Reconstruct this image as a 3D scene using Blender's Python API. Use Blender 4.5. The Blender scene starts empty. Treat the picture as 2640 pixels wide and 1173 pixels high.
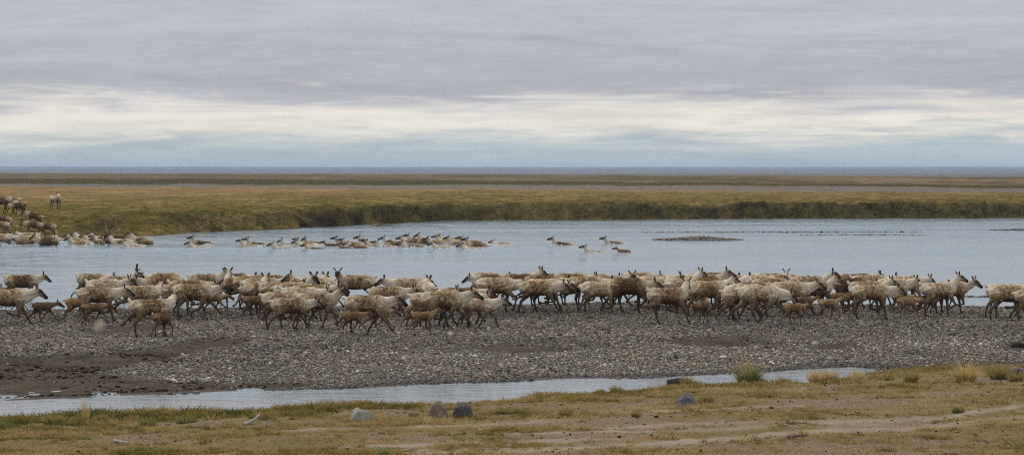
import bpy, bmesh, math, random
import numpy as np
from mathutils import Vector, noise

# ---------------------------------------------------------------- camera, sky, sun, exposure
S = bpy.context.scene
COL = S.collection
FPX, HOR, CX, ZC = 7486.0, 437.0, 1320.0, 4.2      # focal length in photograph pixels, horizon row, middle column, eye height
cam = bpy.data.cameras.new('camera'); cam_ob = bpy.data.objects.new('camera', cam); COL.objects.link(cam_ob)
cam_ob.location = (0, 0, ZC); cam_ob.rotation_euler = (math.pi / 2, 0, 0)
cam.sensor_width = 36.0; cam.lens = 36.0 * FPX / 2640.0; cam.shift_y = (HOR - 586.5) / 2640.0
cam.clip_start = .5; cam.clip_end = 40000
cam.dof.use_dof = True; cam.dof.focus_distance = 95.0; cam.dof.aperture_fstop = 6.3
S.camera = cam_ob
S.view_settings.view_transform = 'Standard'; S.view_settings.look = 'None'
S.view_settings.exposure = 0.0; S.view_settings.gamma = 1.0; S.view_settings.use_curve_mapping = False
S.render.engine = 'CYCLES'
S.cycles.use_denoising = False
S.cycles.max_bounces = 6; S.cycles.diffuse_bounces = 2; S.cycles.glossy_bounces = 3; S.cycles.volume_bounces = 1
S.cycles.use_adaptive_sampling = False
S.cycles.pixel_filter_type = 'BLACKMAN_HARRIS'; S.cycles.filter_width = 1.05

SUN_EL, SUN_AZ = math.radians(52), math.radians(-35)   # azimuth from +Y towards +X
sun = bpy.data.lights.new('sun', 'SUN'); sun.energy = 1.5; sun.angle = math.radians(22); sun.color = (1, .94, .84)
sun_ob = bpy.data.objects.new('sun', sun); COL.objects.link(sun_ob)
sun_dir = Vector((math.sin(SUN_AZ) * math.cos(SUN_EL), math.cos(SUN_AZ) * math.cos(SUN_EL), math.sin(SUN_EL)))
sun_ob.rotation_euler = sun_dir.to_track_quat('Z', 'Y').to_euler()

def build_world():
    w = bpy.data.worlds.new('World'); S.world = w; w.use_nodes = True
    t = w.node_tree; t.nodes.clear(); N = t.nodes.new; Lk = t.links.new
    out = N('ShaderNodeOutputWorld'); bg = N('ShaderNodeBackground'); bg.inputs[1].default_value = .1; Lk(bg.outputs[0], out.inputs[0])
    sky = N('ShaderNodeTexSky'); sky.sky_type = 'NISHITA'; sky.sun_disc = False; sky.sun_elevation = SUN_EL; sky.sun_rotation = SUN_AZ
    tc = N('ShaderNodeTexCoord'); sep = N('ShaderNodeSeparateXYZ'); Lk(tc.outputs['Generated'], sep.inputs[0])
    def M(op, a, b=None, c=None, cl=False):
        n = N('ShaderNodeMath'); n.operation = op; n.use_clamp = cl
        for i, v in enumerate((a, b, c)):
            if v is None: continue
            if isinstance(v, (int, float)): n.inputs[i].default_value = v
            else: Lk(v, n.inputs[i])
        return n.outputs[0]
    def VM(s, add=(0, 0, 0)):
        n = N('ShaderNodeVectorMath'); n.operation = 'MULTIPLY_ADD'; Lk(tc.outputs['Generated'], n.inputs[0]); n.inputs[1].default_value = s; n.inputs[2].default_value = add; return n.outputs[0]
    def NZ(v, sc, d, r, ds=0):
        n = N('ShaderNodeTexNoise'); Lk(v, n.inputs[0]); n.inputs['Scale'].default_value = sc; n.inputs['Detail'].default_value = d; n.inputs['Roughness'].default_value = r; n.inputs['Distortion'].default_value = ds; return n.outputs[0]
    def ramp(f, st):
        n = N('ShaderNodeValToRGB'); cr = n.color_ramp; cr.interpolation = 'EASE' if False else 'LINEAR'
        while len(cr.elements) < len(st): cr.elements.new(.5)
        for e, (p, c) in zip(cr.elements, st):
            e.position = p; e.color = tuple(((x / 255 + .055) / 1.055) ** 2.4 for x in c) + (1,)
        Lk(f, n.inputs[0]); return n.outputs[0]
    z = M('MAXIMUM', sep.outputs[2], 0.0)
    n1 = NZ(VM((10, 10, 120)), 1.5, 6, .58, .7)          # long flat cloud streaks
    n2 = NZ(VM((24, 24, 300), (3, 7, 1)), 1.5, 5, .6, .9)
    n3 = NZ(VM((8, 8, 75), (9, 2, 4)), 1.6, 5, .55, .8)
    warp = M('ADD', M('MULTIPLY', M('SUBTRACT', n1, .5), .026), M('MULTIPLY', M('SUBTRACT', n2, .5), .008))
    fade = M('MULTIPLY', z, 90.0, None, True)
    e = M('DIVIDE', M('ADD', z, M('MULTIPLY', warp, fade)), .08)
    R = lambda v: (HOR - v) / FPX / .08
    col = ramp(e, [(0, (164, 182, 192)), (R(415), (169, 187, 196)), (R(385), (180, 193, 198)), (R(352), (205, 209, 206)), (R(330), (230, 227, 218)), (R(300), (238, 232, 221)),
                   (R(268), (214, 212, 210)), (R(242), (182, 184, 191)), (R(225), (174, 178, 187)), (R(160), (177, 181, 189)), (R(60), (184, 188, 195)), (1, (180, 184, 191))])
    # bright rifts and darker rolls in the deck
    var = M('MULTIPLY_ADD', M('SUBTRACT', n3, .5), .46, 1.0)
    var = M('ADD', var, M('MULTIPLY', M('SUBTRACT', n2, .5), .26))
    # an overcast sky brightens towards the zenith
    zen = M('MULTIPLY_ADD', M('MULTIPLY', M('SUBTRACT', z, .10, None, True), 1.0), 1.9, 1.0)
    k = M('MULTIPLY', M('MULTIPLY', var, zen), 10.0)
    mul = N('ShaderNodeVectorMath'); mul.operation = 'SCALE'; Lk(col, mul.inputs[0]); Lk(k, mul.inputs['Scale'])
    mx = N('ShaderNodeMix'); mx.data_type = 'RGBA'; mx.inputs[0].default_value = .05; Lk(mul.outputs[0], mx.inputs[6]); Lk(sky.outputs[0], mx.inputs[7])
    Lk(mx.outputs[2], bg.inputs[0])
    w.cycles.sampling_method = 'AUTOMATIC'
build_world()

# ---------------------------------------------------------------- helpers
def tag(o, label=None, category=None, group=None, kind=None):
    for k, v in (('label', label), ('category', category), ('group', group), ('kind', kind)):
        if v: o[k] = v
    return o
def link(name, me, parent=None, loc=(0, 0, 0), rot=(0, 0, 0), sc=(1, 1, 1)):
    o = bpy.data.objects.new(name, me); COL.objects.link(o)
    o.location = loc; o.rotation_euler = rot; o.scale = sc
    if parent: o.parent = parent
    return o
def mesh_np(name, V, F, mat, smooth=True, attrs=None):
    V = np.asarray(V, np.float32); F = np.asarray(F, np.int32)
    me = bpy.data.meshes.new(name); k = F.shape[1]
    me.vertices.add(len(V)); me.vertices.foreach_set('co', V.ravel())
    me.loops.add(F.size); me.loops.foreach_set('vertex_index', F.ravel())
    me.polygons.add(len(F)); me.polygons.foreach_set('loop_start', np.arange(0, F.size, k, dtype=np.int32))
    me.polygons.foreach_set('use_smooth', np.full(len(F), smooth))
    for a, v in (attrs or {}).items():
        at = me.attributes.new(a, 'FLOAT', 'POINT'); at.data.foreach_set('value', np.asarray(v, np.float32).ravel())
    me.update(); me.validate()
    if mat: me.materials.append(mat)
    return me
def grid_faces(nr, nc):
    i = np.arange((nr - 1) * (nc - 1)); r, c = i // (nc - 1), i % (nc - 1); a = r * nc + c
    return np.stack([a, a + 1, a + nc + 1, a + nc], 1)
def hash2(ix, iy, s):
    h = (ix.astype(np.int64) * 374761393 + iy.astype(np.int64) * 668265263 + s * 974634777) & 0xffffffff
    h = ((h ^ (h >> 13)) * 1274126177) & 0xffffffff
    return ((h ^ (h >> 16)) & 0xffff) / 65535.0
def vn(x, y, s=0):
    ix, iy = np.floor(x), np.floor(y); fx, fy = x - ix, y - iy
    fx = fx * fx * (3 - 2 * fx); fy = fy * fy * (3 - 2 * fy)
    a, b, c, d = hash2(ix, iy, s), hash2(ix + 1, iy, s), hash2(ix, iy + 1, s), hash2(ix + 1, iy + 1, s)
    return (a * (1 - fx) + b * fx) * (1 - fy) + (c * (1 - fx) + d * fx) * fy
def fbm(x, y, s=0, o=4, g=.5):
    t, w, k = 0, 1, 0
    for i in range(o):
        t = t + w * (vn(x, y, s + i * 13) - .5); k += w; w *= g; x = x * 2.03 + 5.1; y = y * 2.03 + 1.7
    return t / k * 2
def sst(a, b, x):
    t = np.clip((x - a) / (b - a), 0, 1); return t * t * (3 - 2 * t)
def gx(px, Y): return (px - CX) * Y / FPX               # photograph column -> metres at range Y
def gy(v, z=0.0): return FPX * (ZC - z) / (v - HOR)      # photograph row of a point at height z -> range
def in_poly(x, y, P):
    r = np.zeros(np.shape(x), bool); n = len(P)
    for i in range(n):
        (x1, y1), (x2, y2) = P[i], P[(i + 1) % n]
        c = ((y1 > y) != (y2 > y)) & (x < (x2 - x1) * (y - y1) / ((y2 - y1) if y2 != y1 else 1e-9) + x1)
        r ^= c
    return r
def poly_sdf(x, y, P):
    d = np.full(np.shape(x), 1e9); n = len(P)
    for i in range(n):
        (x1, y1), (x2, y2) = P[i], P[(i + 1) % n]; ex, ey = x2 - x1, y2 - y1
        t = np.clip(((x - x1) * ex + (y - y1) * ey) / (ex * ex + ey * ey + 1e-12), 0, 1)
        d = np.minimum(d, np.hypot(x - x1 - t * ex, y - y1 - t * ey))
    return np.where(in_poly(x, y, P), -d, d)
# ---------------------------------------------------------------- materials
class NT:
    def __init__(self, name):
        self.m = bpy.data.materials.new(name); self.m.use_nodes = True
        self.t = self.m.node_tree; self.t.nodes.clear()
        self.out = self.t.nodes.new('ShaderNodeOutputMaterial')
    def n(self, typ, props=None, **ins):
        nd = self.t.nodes.new(typ)
        for k, v in (props or {}).items(): setattr(nd, k, v)
        for k, v in ins.items():
            self.set(nd, k, v)
        return nd
    def set(self, nd, k, v):
        s = nd.inputs[int(k[1:])] if k[0] == '_' and k[1:].isdigit() else nd.inputs[k.replace('_', ' ')]
        if isinstance(v, bpy.types.NodeSocket): self.t.links.new(v, s)
        elif isinstance(v, bpy.types.Node): self.t.links.new(v.outputs[0], s)
        else: s.default_value = v
    def math(self, op, a, b=0.0, c=None, clamp=False):
        nd = self.t.nodes.new('ShaderNodeMath'); nd.operation = op; nd.use_clamp = clamp
        self.set(nd, '_0', a); self.set(nd, '_1', b)
        if c is not None: self.set(nd, '_2', c)
        return nd.outputs[0]
    def mix(self, f, a, b):
        nd = self.t.nodes.new('ShaderNodeMix'); nd.data_type = 'RGBA'
        for i, v in ((0, f), (6, a), (7, b)):
            if isinstance(v, bpy.types.NodeSocket): self.t.links.new(v, nd.inputs[i])
            else: nd.inputs[i].default_value = v if i == 0 or len(v) == 4 else tuple(v) + (1,)
        return nd.outputs[2]
    def noise(self, vec, scale, detail=3.0, rough=.6, dist=0.0):
        nd = self.t.nodes.new('ShaderNodeTexNoise')
        if vec is not None: self.t.links.new(vec, nd.inputs['Vector'])
        nd.inputs['Scale'].default_value = scale; nd.inputs['Detail'].default_value = detail
        nd.inputs['Roughness'].default_value = rough; nd.inputs['Distortion'].default_value = dist
        return nd.outputs[0]
    def ramp(self, f, stops):
        nd = self.t.nodes.new('ShaderNodeValToRGB'); cr = nd.color_ramp
        while len(cr.elements) < len(stops): cr.elements.new(.5)
        for e, (p, c) in zip(cr.elements, stops):
            e.position = p; e.color = (c, c, c, 1) if isinstance(c, (int, float)) else tuple(c) + (1,)
        self.t.links.new(f, nd.inputs[0]); return nd.outputs[0]
    def mapr(self, f, a, b, c=0.0, d=1.0):
        nd = self.t.nodes.new('ShaderNodeMapRange'); nd.clamp = True
        self.t.links.new(f, nd.inputs[0])
        for i, v in enumerate((a, b, c, d)): nd.inputs[i + 1].default_value = v
        return nd.outputs[0]
    def vmul(self, v, s):
        nd = self.t.nodes.new('ShaderNodeVectorMath'); nd.operation = 'MULTIPLY'
        self.t.links.new(v, nd.inputs[0]); nd.inputs[1].default_value = s; return nd.outputs[0]
    def vadd(self, v, s):
        nd = self.t.nodes.new('ShaderNodeVectorMath'); nd.operation = 'ADD'
        self.t.links.new(v, nd.inputs[0]); self.t.links.new(s, nd.inputs[1]); return nd.outputs[0]
    def bsdf(self, col, rough=.9, spec=.2, bump=None, bs=.3, bd=.02, **kw):
        b = self.t.nodes.new('ShaderNodeBsdfPrincipled')
        self.set(b, 'Base_Color', col if isinstance(col, bpy.types.NodeSocket) else (tuple(col) + (1,))[:4])
        self.set(b, 'Roughness', rough); b.inputs['Specular IOR Level'].default_value = spec
        for k, v in kw.items(): self.set(b, k, v)
        if bump is not None:
            bp = self.t.nodes.new('ShaderNodeBump'); bp.inputs['Strength'].default_value = bs; bp.inputs['Distance'].default_value = bd
            self.t.links.new(bump, bp.inputs['Height']); self.t.links.new(bp.outputs[0], b.inputs['Normal'])
        self.t.links.new(b.outputs[0], self.out.inputs[0]); return self.m

def coat_material(name):
    s = NT(name)
    tc = s.n('ShaderNodeTexCoord').outputs['Object']; oi = s.n('ShaderNodeObjectInfo')
    sd = s.n('ShaderNodeCombineXYZ', X=s.math('MULTIPLY', oi.outputs['Random'], 40.0), Y=0.0, Z=s.math('MULTIPLY', oi.outputs['Random'], 17.0)).outputs[0]
    p = s.vadd(tc, sd)
    at = s.n('ShaderNodeAttribute', {'attribute_name': 'coat'})
    sp = s.n('ShaderNodeSeparateColor', Color=at.outputs['Color']); br, dk, bk = sp.outputs; stk = at.outputs['Alpha']
    oc = s.n('ShaderNodeSeparateColor', Color=oi.outputs['Color']); tone, sam, _ = oc.outputs
    n1 = s.noise(s.vmul(p, (1, 1, .8)), 10, 6, .74, .5)
    n2 = s.noise(s.vmul(p, (1, 1, .36)), 24, 4, .68, 1.6)
    n3 = s.noise(p, 46, 3, .7)
    patch = s.mapr(n1, .28, .72, -.85, .75)
    k = s.math('ADD', br, s.math('MULTIPLY', patch, s.math('ADD', s.math('MULTIPLY', br, .75), .12)))
    k = s.math('ADD', k, s.math('MULTIPLY', s.math('SUBTRACT', tone, .5), s.math('ADD', s.math('MULTIPLY', br, .85), .15)))
    k = s.math('ADD', k, s.math('MULTIPLY', s.math('SUBTRACT', n3, .5), .9), clamp=True)
    col = s.ramp(k, [(0, (.70, .595, .45)), (.26, (.54, .42, .275)), (.52, (.36, .238, .122)), (.78, (.195, .115, .054)), (1, (.088, .052, .026))])
    st = s.math('MULTIPLY', s.mapr(n2, .50, .60), s.math('MULTIPLY', stk, s.math('ADD', s.math('MULTIPLY', sam, .85), .16)), clamp=True)
    col = s.mix(st, col, (.045, .028, .018))
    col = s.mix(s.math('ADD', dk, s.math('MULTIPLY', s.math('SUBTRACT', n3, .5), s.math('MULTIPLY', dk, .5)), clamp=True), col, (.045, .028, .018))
    col = s.mix(s.math('POWER', bk, .7, clamp=True), col, (.010, .009, .009))
    return s.bsdf(col, .95, .02, s.math('ADD', n2, s.math('MULTIPLY', n3, .5)), .55, .03)

def calf_material(name):
    s = NT(name)
    tc = s.n('ShaderNodeTexCoord').outputs['Object']; oi = s.n('ShaderNodeObjectInfo')
    sd = s.n('ShaderNodeCombineXYZ', X=s.math('MULTIPLY', oi.outputs['Random'], 40.0), Y=0.0, Z=0.0).outputs[0]
    p = s.vadd(tc, sd)
    at = s.n('ShaderNodeAttribute', {'attribute_name': 'coat'})
    sp = s.n('ShaderNodeSeparateColor', Color=at.outputs['Color']); br, dk, bk = sp.outputs
    oc = s.n('ShaderNodeSeparateColor', Color=oi.outputs['Color'])
    n1 = s.noise(p, 11, 4, .65); n2 = s.noise(s.vmul(p, (1, 1, .5)), 55, 2, .6)
    k = s.math('ADD', s.math('MULTIPLY', br, .55), s.math('ADD', s.math('MULTIPLY', s.math('SUBTRACT', n1, .5), 1.7), s.math('MULTIPLY', s.math('SUBTRACT', n2, .5), .6)))
    k = s.math('ADD', k, s.math('SUBTRACT', oc.outputs[0], .35), clamp=True)
    col = s.ramp(k, [(0, (.36, .25, .14)), (.32, (.225, .135, .062)), (.68, (.12, .072, .037)), (1, (.065, .041, .025))])
    pale = s.mapr(br, .02, .10, 1, 0)
    tail = s.math('MULTIPLY', pale, s.mapr(s.n('ShaderNodeSeparateXYZ', Vector=tc).outputs[0], -.24, -.29), clamp=True)
    col = s.mix(tail, col, (.52, .45, .36))
    col = s.mix(s.math('MULTIPLY', dk, .62), col, (.085, .055, .034))
    col = s.mix(s.math('POWER', bk, .7, clamp=True), col, (.014, .011, .010))
    return s.bsdf(col, .95, .02, n2, .4, .02)
# ---------------------------------------------------------------- shape of the near land
def world_line(pts, z=0.0):
    A = [(gx(p, gy(v, z)), gy(v, z)) for p, v in pts]; A.sort(); return np.array(A)
FAR_EDGE = world_line([(-900, 1080), (-300, 1048), (0, 1033), (205, 1027), (307, 1019), (444, 1016), (581, 1009), (880, 1002), (1085, 991), (1256, 986), (1461, 976), (1683, 974), (1760, 969), (1890, 964), (2016, 956), (2100, 950), (2197, 946), (2330, 957)])
NEAR_EDGE = world_line([(-900, 1130), (-300, 1095), (0, 1079), (256, 1066), (547, 1057), (880, 1042), (1085, 1036), (1273, 1027), (1393, 1019), (1546, 1007), (1717, 991), (1900, 987), (2067, 985), (2187, 977), (2330, 960)])
NEAR_EDGE[:, 1] -= np.interp(NEAR_EDGE[:, 0], [-9, -3, 2, 6, 7.2, 8], [1.0, .8, .55, .45, .3, 0])
def e_far(X): return np.interp(X, FAR_EDGE[:, 0], FAR_EDGE[:, 1])
def e_near(X): return np.interp(X, NEAR_EDGE[:, 0], NEAR_EDGE[:, 1])
BAR_END = 85.0
def bar_end(X): return 84.4 + .9 * fbm(X * .12, X * 0 + 3.3, 71, 3) + .035 * (X + 3) * 0 + np.interp(X, [-16, -4, 2, 9, 16], [-2.6, .2, 2.3, 1.9, .4])
def P2W(pts, z=.12): return [(gx(p, gy(v, z)), gy(v, z)) for p, v in pts]
MUD = [P2W([(-700, 950), (0, 935), (171, 932), (307, 927), (444, 915), (512, 889), (564, 882), (649, 888), (700, 892), (649, 896), (581, 908), (478, 924), (376, 940), (300, 955), (239, 961), (342, 969), (478, 974),
            (683, 975), (800, 978), (717, 986), (649, 992), (444, 997), (342, 1017), (205, 1027), (0, 1033), (-700, 1070)])]
MUDS = [P2W(p) for p in ([(1700, 890), (1790, 883), (1950, 880), (2010, 888), (1940, 896), (1760, 898)], [(2090, 893), (2160, 889), (2185, 894), (2130, 899)],
                         [(2600, 893), (2640, 880), (2760, 885), (2760, 905), (2640, 902)], [(1230, 905), (1320, 897), (1430, 905), (1330, 915)], [(1260, 965), (1420, 957), (1640, 953), (1660, 960), (1430, 966)],
                         [(180, 868), (420, 852), (440, 866), (230, 880)], [(2330, 940), (2560, 925), (2700, 925), (2700, 945), (2400, 955)])]
def mud_mask(X, Y):
    j = fbm(X * .9, Y * .6, 43, 4) * .45
    m = sst(.25, -.25, poly_sdf(X, Y, MUD[0]) + j)
    for P in MUDS: m = np.maximum(m, .85 * sst(.3, -.3, poly_sdf(X, Y, P) + j * 1.5))
    return m
def near_z(X, Y):
    X, Y = np.asarray(X, float), np.asarray(Y, float)
    n, f = e_near(X), e_far(X)
    w = fbm(X * 1.3, Y * 1.3, 5, 3) * .18
    dn, df = n - Y + w, Y - f + w
    bank = .30 * (1 - np.exp(-np.maximum(dn, 0) / 5.5)) + .03 * np.minimum(np.maximum(dn, 0), 12) * .4
    bank = bank + np.clip(dn, 0, 1) * (.05 * fbm(X * .7, Y * .7, 9, 4) + .035 * fbm(X * 3, Y * 3, 19, 3))
    bar = .27 * sst(0, 13, df) + .012 * np.clip(df, 0, 2)
    bar = bar + np.clip(df, 0, 1) * (.05 * fbm(X * .22, Y * .22, 31, 3) + .02 * fbm(X * 2, Y * 1.2, 37, 3))
    end = bar_end(X)
    bar = bar - (bar + .45) * sst(-1.6, 1.4, Y - end)
    mk = mud_mask(X, Y) * sst(3.5, 7, df); bar = bar - mk * (.05 + .05 * np.clip(fbm(X * .7, Y * 2.6, 47, 4) * 2, -.6, 1) * 1.0)
    ch = -.16 * np.minimum(1, np.maximum(np.minimum(-dn, -df), 0) / .8)
    z = np.where(dn > 0, bank, np.where(df > 0, bar, ch))
    closed = (X > gx(2330, 62.))
    return np.where(closed & (dn <= 0) & (df <= 0), .01, z)
TRACKS = [world_line(p, .3) for p in ([(900, 1200), (1845, 1156), (1980, 1146), (2102, 1140), (2340, 1121), (2500, 1108), (2700, 1092)], [(1500, 1118), (2000, 1112), (2443, 1096), (2640, 1062), (2800, 1050)],
                                      [(1600, 1075), (1760, 1066), (2016, 1055), (2100, 1050)], [(700, 1122), (880, 1113), (1324, 1096), (1500, 1090)], [(900, 1172), (1050, 1165), (1358, 1158), (1600, 1150)], [(1300, 1140), (1800, 1128), (2300, 1112)])]
def track_mask(X, Y):
    m = np.zeros(np.shape(X))
    for i, T in enumerate(TRACKS):
        yc = np.interp(X, T[:, 0], T[:, 1]); ins = sst(T[0, 0] - .6, T[0, 0] + .6, X) * sst(T[-1, 0] + .6, T[-1, 0] - .6, X)
        wd = [.42, .36, .3, .34, .3, .25][i]
        m = np.maximum(m, ins * np.exp(-((Y - yc) / wd) ** 2) * (.75 + .5 * fbm(X * .8, Y * 2, 61 + i, 3)))
    return np.clip(m, 0, 1)
def veg_mask(X, Y):
    d = e_near(X) - Y
    u = (X * FPX / np.maximum(Y, 1) + CX) / 2640
    band = np.exp(-((d - np.interp(u, [0, .35, .6, 1], [1.2, 1.5, 2.4, 1.2])) / np.interp(u, [0, .35, .6, 1], [1.5, 1.3, 1.3, 2.6])) ** 2)
    band = band * np.interp(u, [0, .36, .44, .6, .75, 1], [1.1, 1.0, .65, .62, .85, .9])
    n = fbm(X * .55, Y * .8, 81, 4, .6)
    base = np.interp(u, [0, .3, .6, 1], [.50, .38, .27, .30])
    v = np.clip(np.maximum(band + n * .55 - .12, base + n * .9), 0, 1)
    return v * sst(.05, .5, d) * (1 - .9 * track_mask(X, Y))

# ---------------------------------------------------------------- materials of the land
def ground_attr(s, a): return s.n('ShaderNodeAttribute', {'attribute_name': a}).outputs['Fac']
def bank_material():
    s = NT('dry_river_bank_soil'); p = s.n('ShaderNodeTexCoord').outputs['Object']
    veg, trk, wet = ground_attr(s, 'veg'), ground_attr(s, 'track'), ground_attr(s, 'wet')
    a = s.noise(p, 3.0, 6, .65); b = s.noise(s.vmul(p, (1, .5, 1)), 26, 5, .7); c = s.noise(p, 90, 3, .7); g = s.noise(p, 1.1, 4, .6)
    soil = s.ramp(b, [(.30, (.070, .046, .027)), (.44, (.165, .112, .064)), (.57, (.26, .178, .105)), (.72, (.40, .29, .185))])
    soil = s.mix(s.mapr(a, .42, .66, 0, .55), soil, (.22, .17, .12))
    thatch = s.ramp(s.math('ADD', s.math('MULTIPLY', b, .6), s.math('MULTIPLY', g, .4)), [(.35, (.062, .056, .013)), (.48, (.155, .115, .028)), (.62, (.27, .18, .055))])
    col = s.mix(s.math('MULTIPLY', veg, 1.25, clamp=True), soil, thatch)
    col = s.mix(s.math('MULTIPLY', trk, s.mapr(b, .2, .6, .45, 1.0), clamp=True), col, (.36, .29, .215))
    peb = s.mapr(c, .66, .72); col = s.mix(s.math('MULTIPLY', peb, .5), col, (.30, .28, .25))
    col = s.mix(wet, col, (.062, .050, .040))
    return s.bsdf(col, .95, .02, s.math('ADD', s.math('ADD', b, s.math('MULTIPLY', c, .4)), a), .7, .06)
def bar_material():
    s = NT('river_gravel_bed'); p = s.n('ShaderNodeTexCoord').outputs['Object']
    mud, wet = ground_attr(s, 'mud'), ground_attr(s, 'wet')
    v = s.n('ShaderNodeTexVoronoi', Scale=17.0, Vector=p); d, vc = v.outputs[0], v.outputs[1]
    lum = s.n('ShaderNodeSeparateColor', Color=vc).outputs[0]
    st = s.ramp(lum, [(0, (.045, .042, .04)), (.4, (.11, .10, .09)), (.75, (.20, .175, .145)), (1, (.36, .34, .31))])
    st = s.mix(s.mapr(d, .3, .62), st, (.035, .028, .022))
    a = s.noise(p, 1.6, 6, .7); b = s.noise(s.vmul(p, (.5, 1, 1)), 12, 5, .7)
    md = s.ramp(s.math('ADD', s.math('MULTIPLY', a, .5), s.math('MULTIPLY', b, .5)), [(.36, (.014, .010, .007)), (.46, (.050, .036, .024)), (.60, (.088, .065, .044))])
    col = s.mix(mud, st, md); col = s.mix(s.math('MULTIPLY', wet, .6), col, (.04, .033, .028))
    ro = s.math('SUBTRACT', .92, s.math('MULTIPLY', wet, .45))
    return s.bsdf(col, ro, .06, s.math('ADD', s.math('MULTIPLY', b, .6), s.math('MULTIPLY', d, -.3)), .8, .07)
def water_material(name, col, sc, strength, patch, rough):
    s = NT(name); p = s.n('ShaderNodeTexCoord').outputs['Object']
    q = s.vmul(p, sc)
    n1 = s.noise(q, 1.0, 4, .62, .5); n2 = s.noise(s.vmul(p, (sc[0] * 3.1, sc[1] * 2.6, 1)), 1.0, 3, .6, .3)
    big = s.noise(s.vmul(p, (.02, .06, 1)), 1.0 if patch else 3.0, 4, .6)
    h = s.math('ADD', n1, s.math('MULTIPLY', n2, .85))
    ruff = s.mapr(big, .38, .62, .45, 1.25)
    bp = s.n('ShaderNodeBump', Height=s.math('MULTIPLY', h, ruff)); bp.inputs['Strength'].default_value = strength; bp.inputs['Distance'].default_value = .7 if patch else .16
    m = s.bsdf(s.mix(s.mapr(big, .40, .60), tuple(c * k for c, k in zip(col, (.72, .92, .95))), tuple(c * 1.15 for c in col)), rough, .5)
    b = next(n for n in s.t.nodes if n.type == 'BSDF_PRINCIPLED'); b.inputs['IOR'].default_value = 1.33
    s.t.links.new(bp.outputs[0], b.inputs['Normal'])
    return m
def tundra_material():
    s = NT('tundra_cover'); p = s.n('ShaderNodeTexCoord').outputs['Object']
    face, flat, grv, rng, peat = (ground_attr(s, a) for a in ('face', 'flat', 'gravel', 'range', 'peat'))
    a = s.noise(s.vmul(p, (1, .35, 1)), .14, 6, .65); b = s.noise(s.vmul(p, (1, .4, 1)), .9, 6, .7); c = s.noise(s.vmul(p, (1, .6, 1)), 3.2, 4, .7)
    k = s.math('ADD', s.math('MULTIPLY', a, .40), s.math('MULTIPLY', b, .60))
    near = s.ramp(k, [(.36, (.055, .050, .014)), (.46, (.120, .097, .026)), (.54, (.195, .138, .044)), (.66, (.33, .22, .083))])
    far = s.ramp(k, [(.34, (.080, .056, .020)), (.48, (.195, .125, .048)), (.60, (.32, .205, .085))])
    green = s.ramp(k, [(.34, (.030, .036, .014)), (.5, (.058, .058, .022)), (.66, (.12, .10, .04))])
    fc = s.ramp(s.math('ADD', s.math('MULTIPLY', b, .45), s.math('MULTIPLY', c, .55)), [(.36, (.014, .010, .005)), (.46, (.046, .037, .012)), (.56, (.080, .066, .019)), (.68, (.155, .110, .034))])
    col = s.mix(s.mapr(rng, .0, 1.0), near, far)
    pf = s.noise(s.vmul(p, (1, .30, 1)), .013, 6, .68, .4); green = s.mix(s.mapr(pf, .44, .58), green, s.ramp(k, [(.36, (.085, .056, .026)), (.5, (.16, .105, .052)), (.64, (.25, .175, .10))]))
    green = s.mix(s.mapr(s.noise(s.vmul(p, (1, .22, 1)), .03, 4, .7), .56, .64, 0, .8), green, (.018, .018, .009))
    col = s.mix(flat, col, green)
    col = s.mix(face, col, fc)
    col = s.mix(peat, col, s.ramp(c, [(.35, (.010, .008, .006)), (.65, (.035, .024, .016))]))
    gc = s.ramp(b, [(.3, (.07, .062, .055)), (.5, (.13, .12, .105)), (.7, (.25, .24, .22))])
    col = s.mix(grv, col, gc)
    return s.bsdf(col, .96, .0, s.math('ADD', b, s.math('MULTIPLY', c, .5)), .9, .35)

# ---------------------------------------------------------------- near land: dirt bank and gravel bar
BANK_M, BAR_M, TUN_M = bank_material(), bar_material(), tundra_material()
def near_sheet(name, rows, lo, hi, mat, nc=420):
    """rows run from lo(X) to hi(X) so the two sheets meet under the creek"""
    u = np.linspace(-1, 1, nc); V = []
    mid = rows
    U, T = np.meshgrid(u, rows)
    Yg = T.copy(); Xg = U * np.maximum(.27 * Yg + .5, 11.5)
    for _ in range(3):
        l, h = lo(Xg), hi(Xg); Yg = l + (h - l) * T; Xg = U * np.maximum(.27 * Yg + .5, 11.5)
    Z = near_z(Xg, Yg)
    wet = np.clip(1.2 - np.minimum(np.abs(e_near(Xg) - Yg), np.abs(Yg - e_far(Xg))) / .55, 0, 1)
    at = dict(veg=veg_mask(Xg, Yg), track=track_mask(Xg, Yg), mud=mud_mask(Xg, Yg), wet=wet)
    return mesh_np(name, np.stack([Xg, Yg, Z], -1).reshape(-1, 3), grid_faces(len(rows), nc), mat, attrs={k: v.ravel() for k, v in at.items()})
mid_line = lambda X: .5 * (e_near(X) + e_far(X))
r1 = np.concatenate([[0, .35, .6], np.linspace(.66, 1, 230)])
tag(link('dirt_bank', near_sheet('dirt_bank', r1, lambda X: X * 0 - 25.0, mid_line, BANK_M)), kind='structure')
r2 = np.concatenate([np.linspace(0, .9, 300), np.linspace(.903, 1, 40)])
tag(link('gravel_bar', near_sheet('gravel_bar', r2, mid_line, lambda X: X * 0 + 90.0, BAR_M)), kind='structure')

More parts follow.
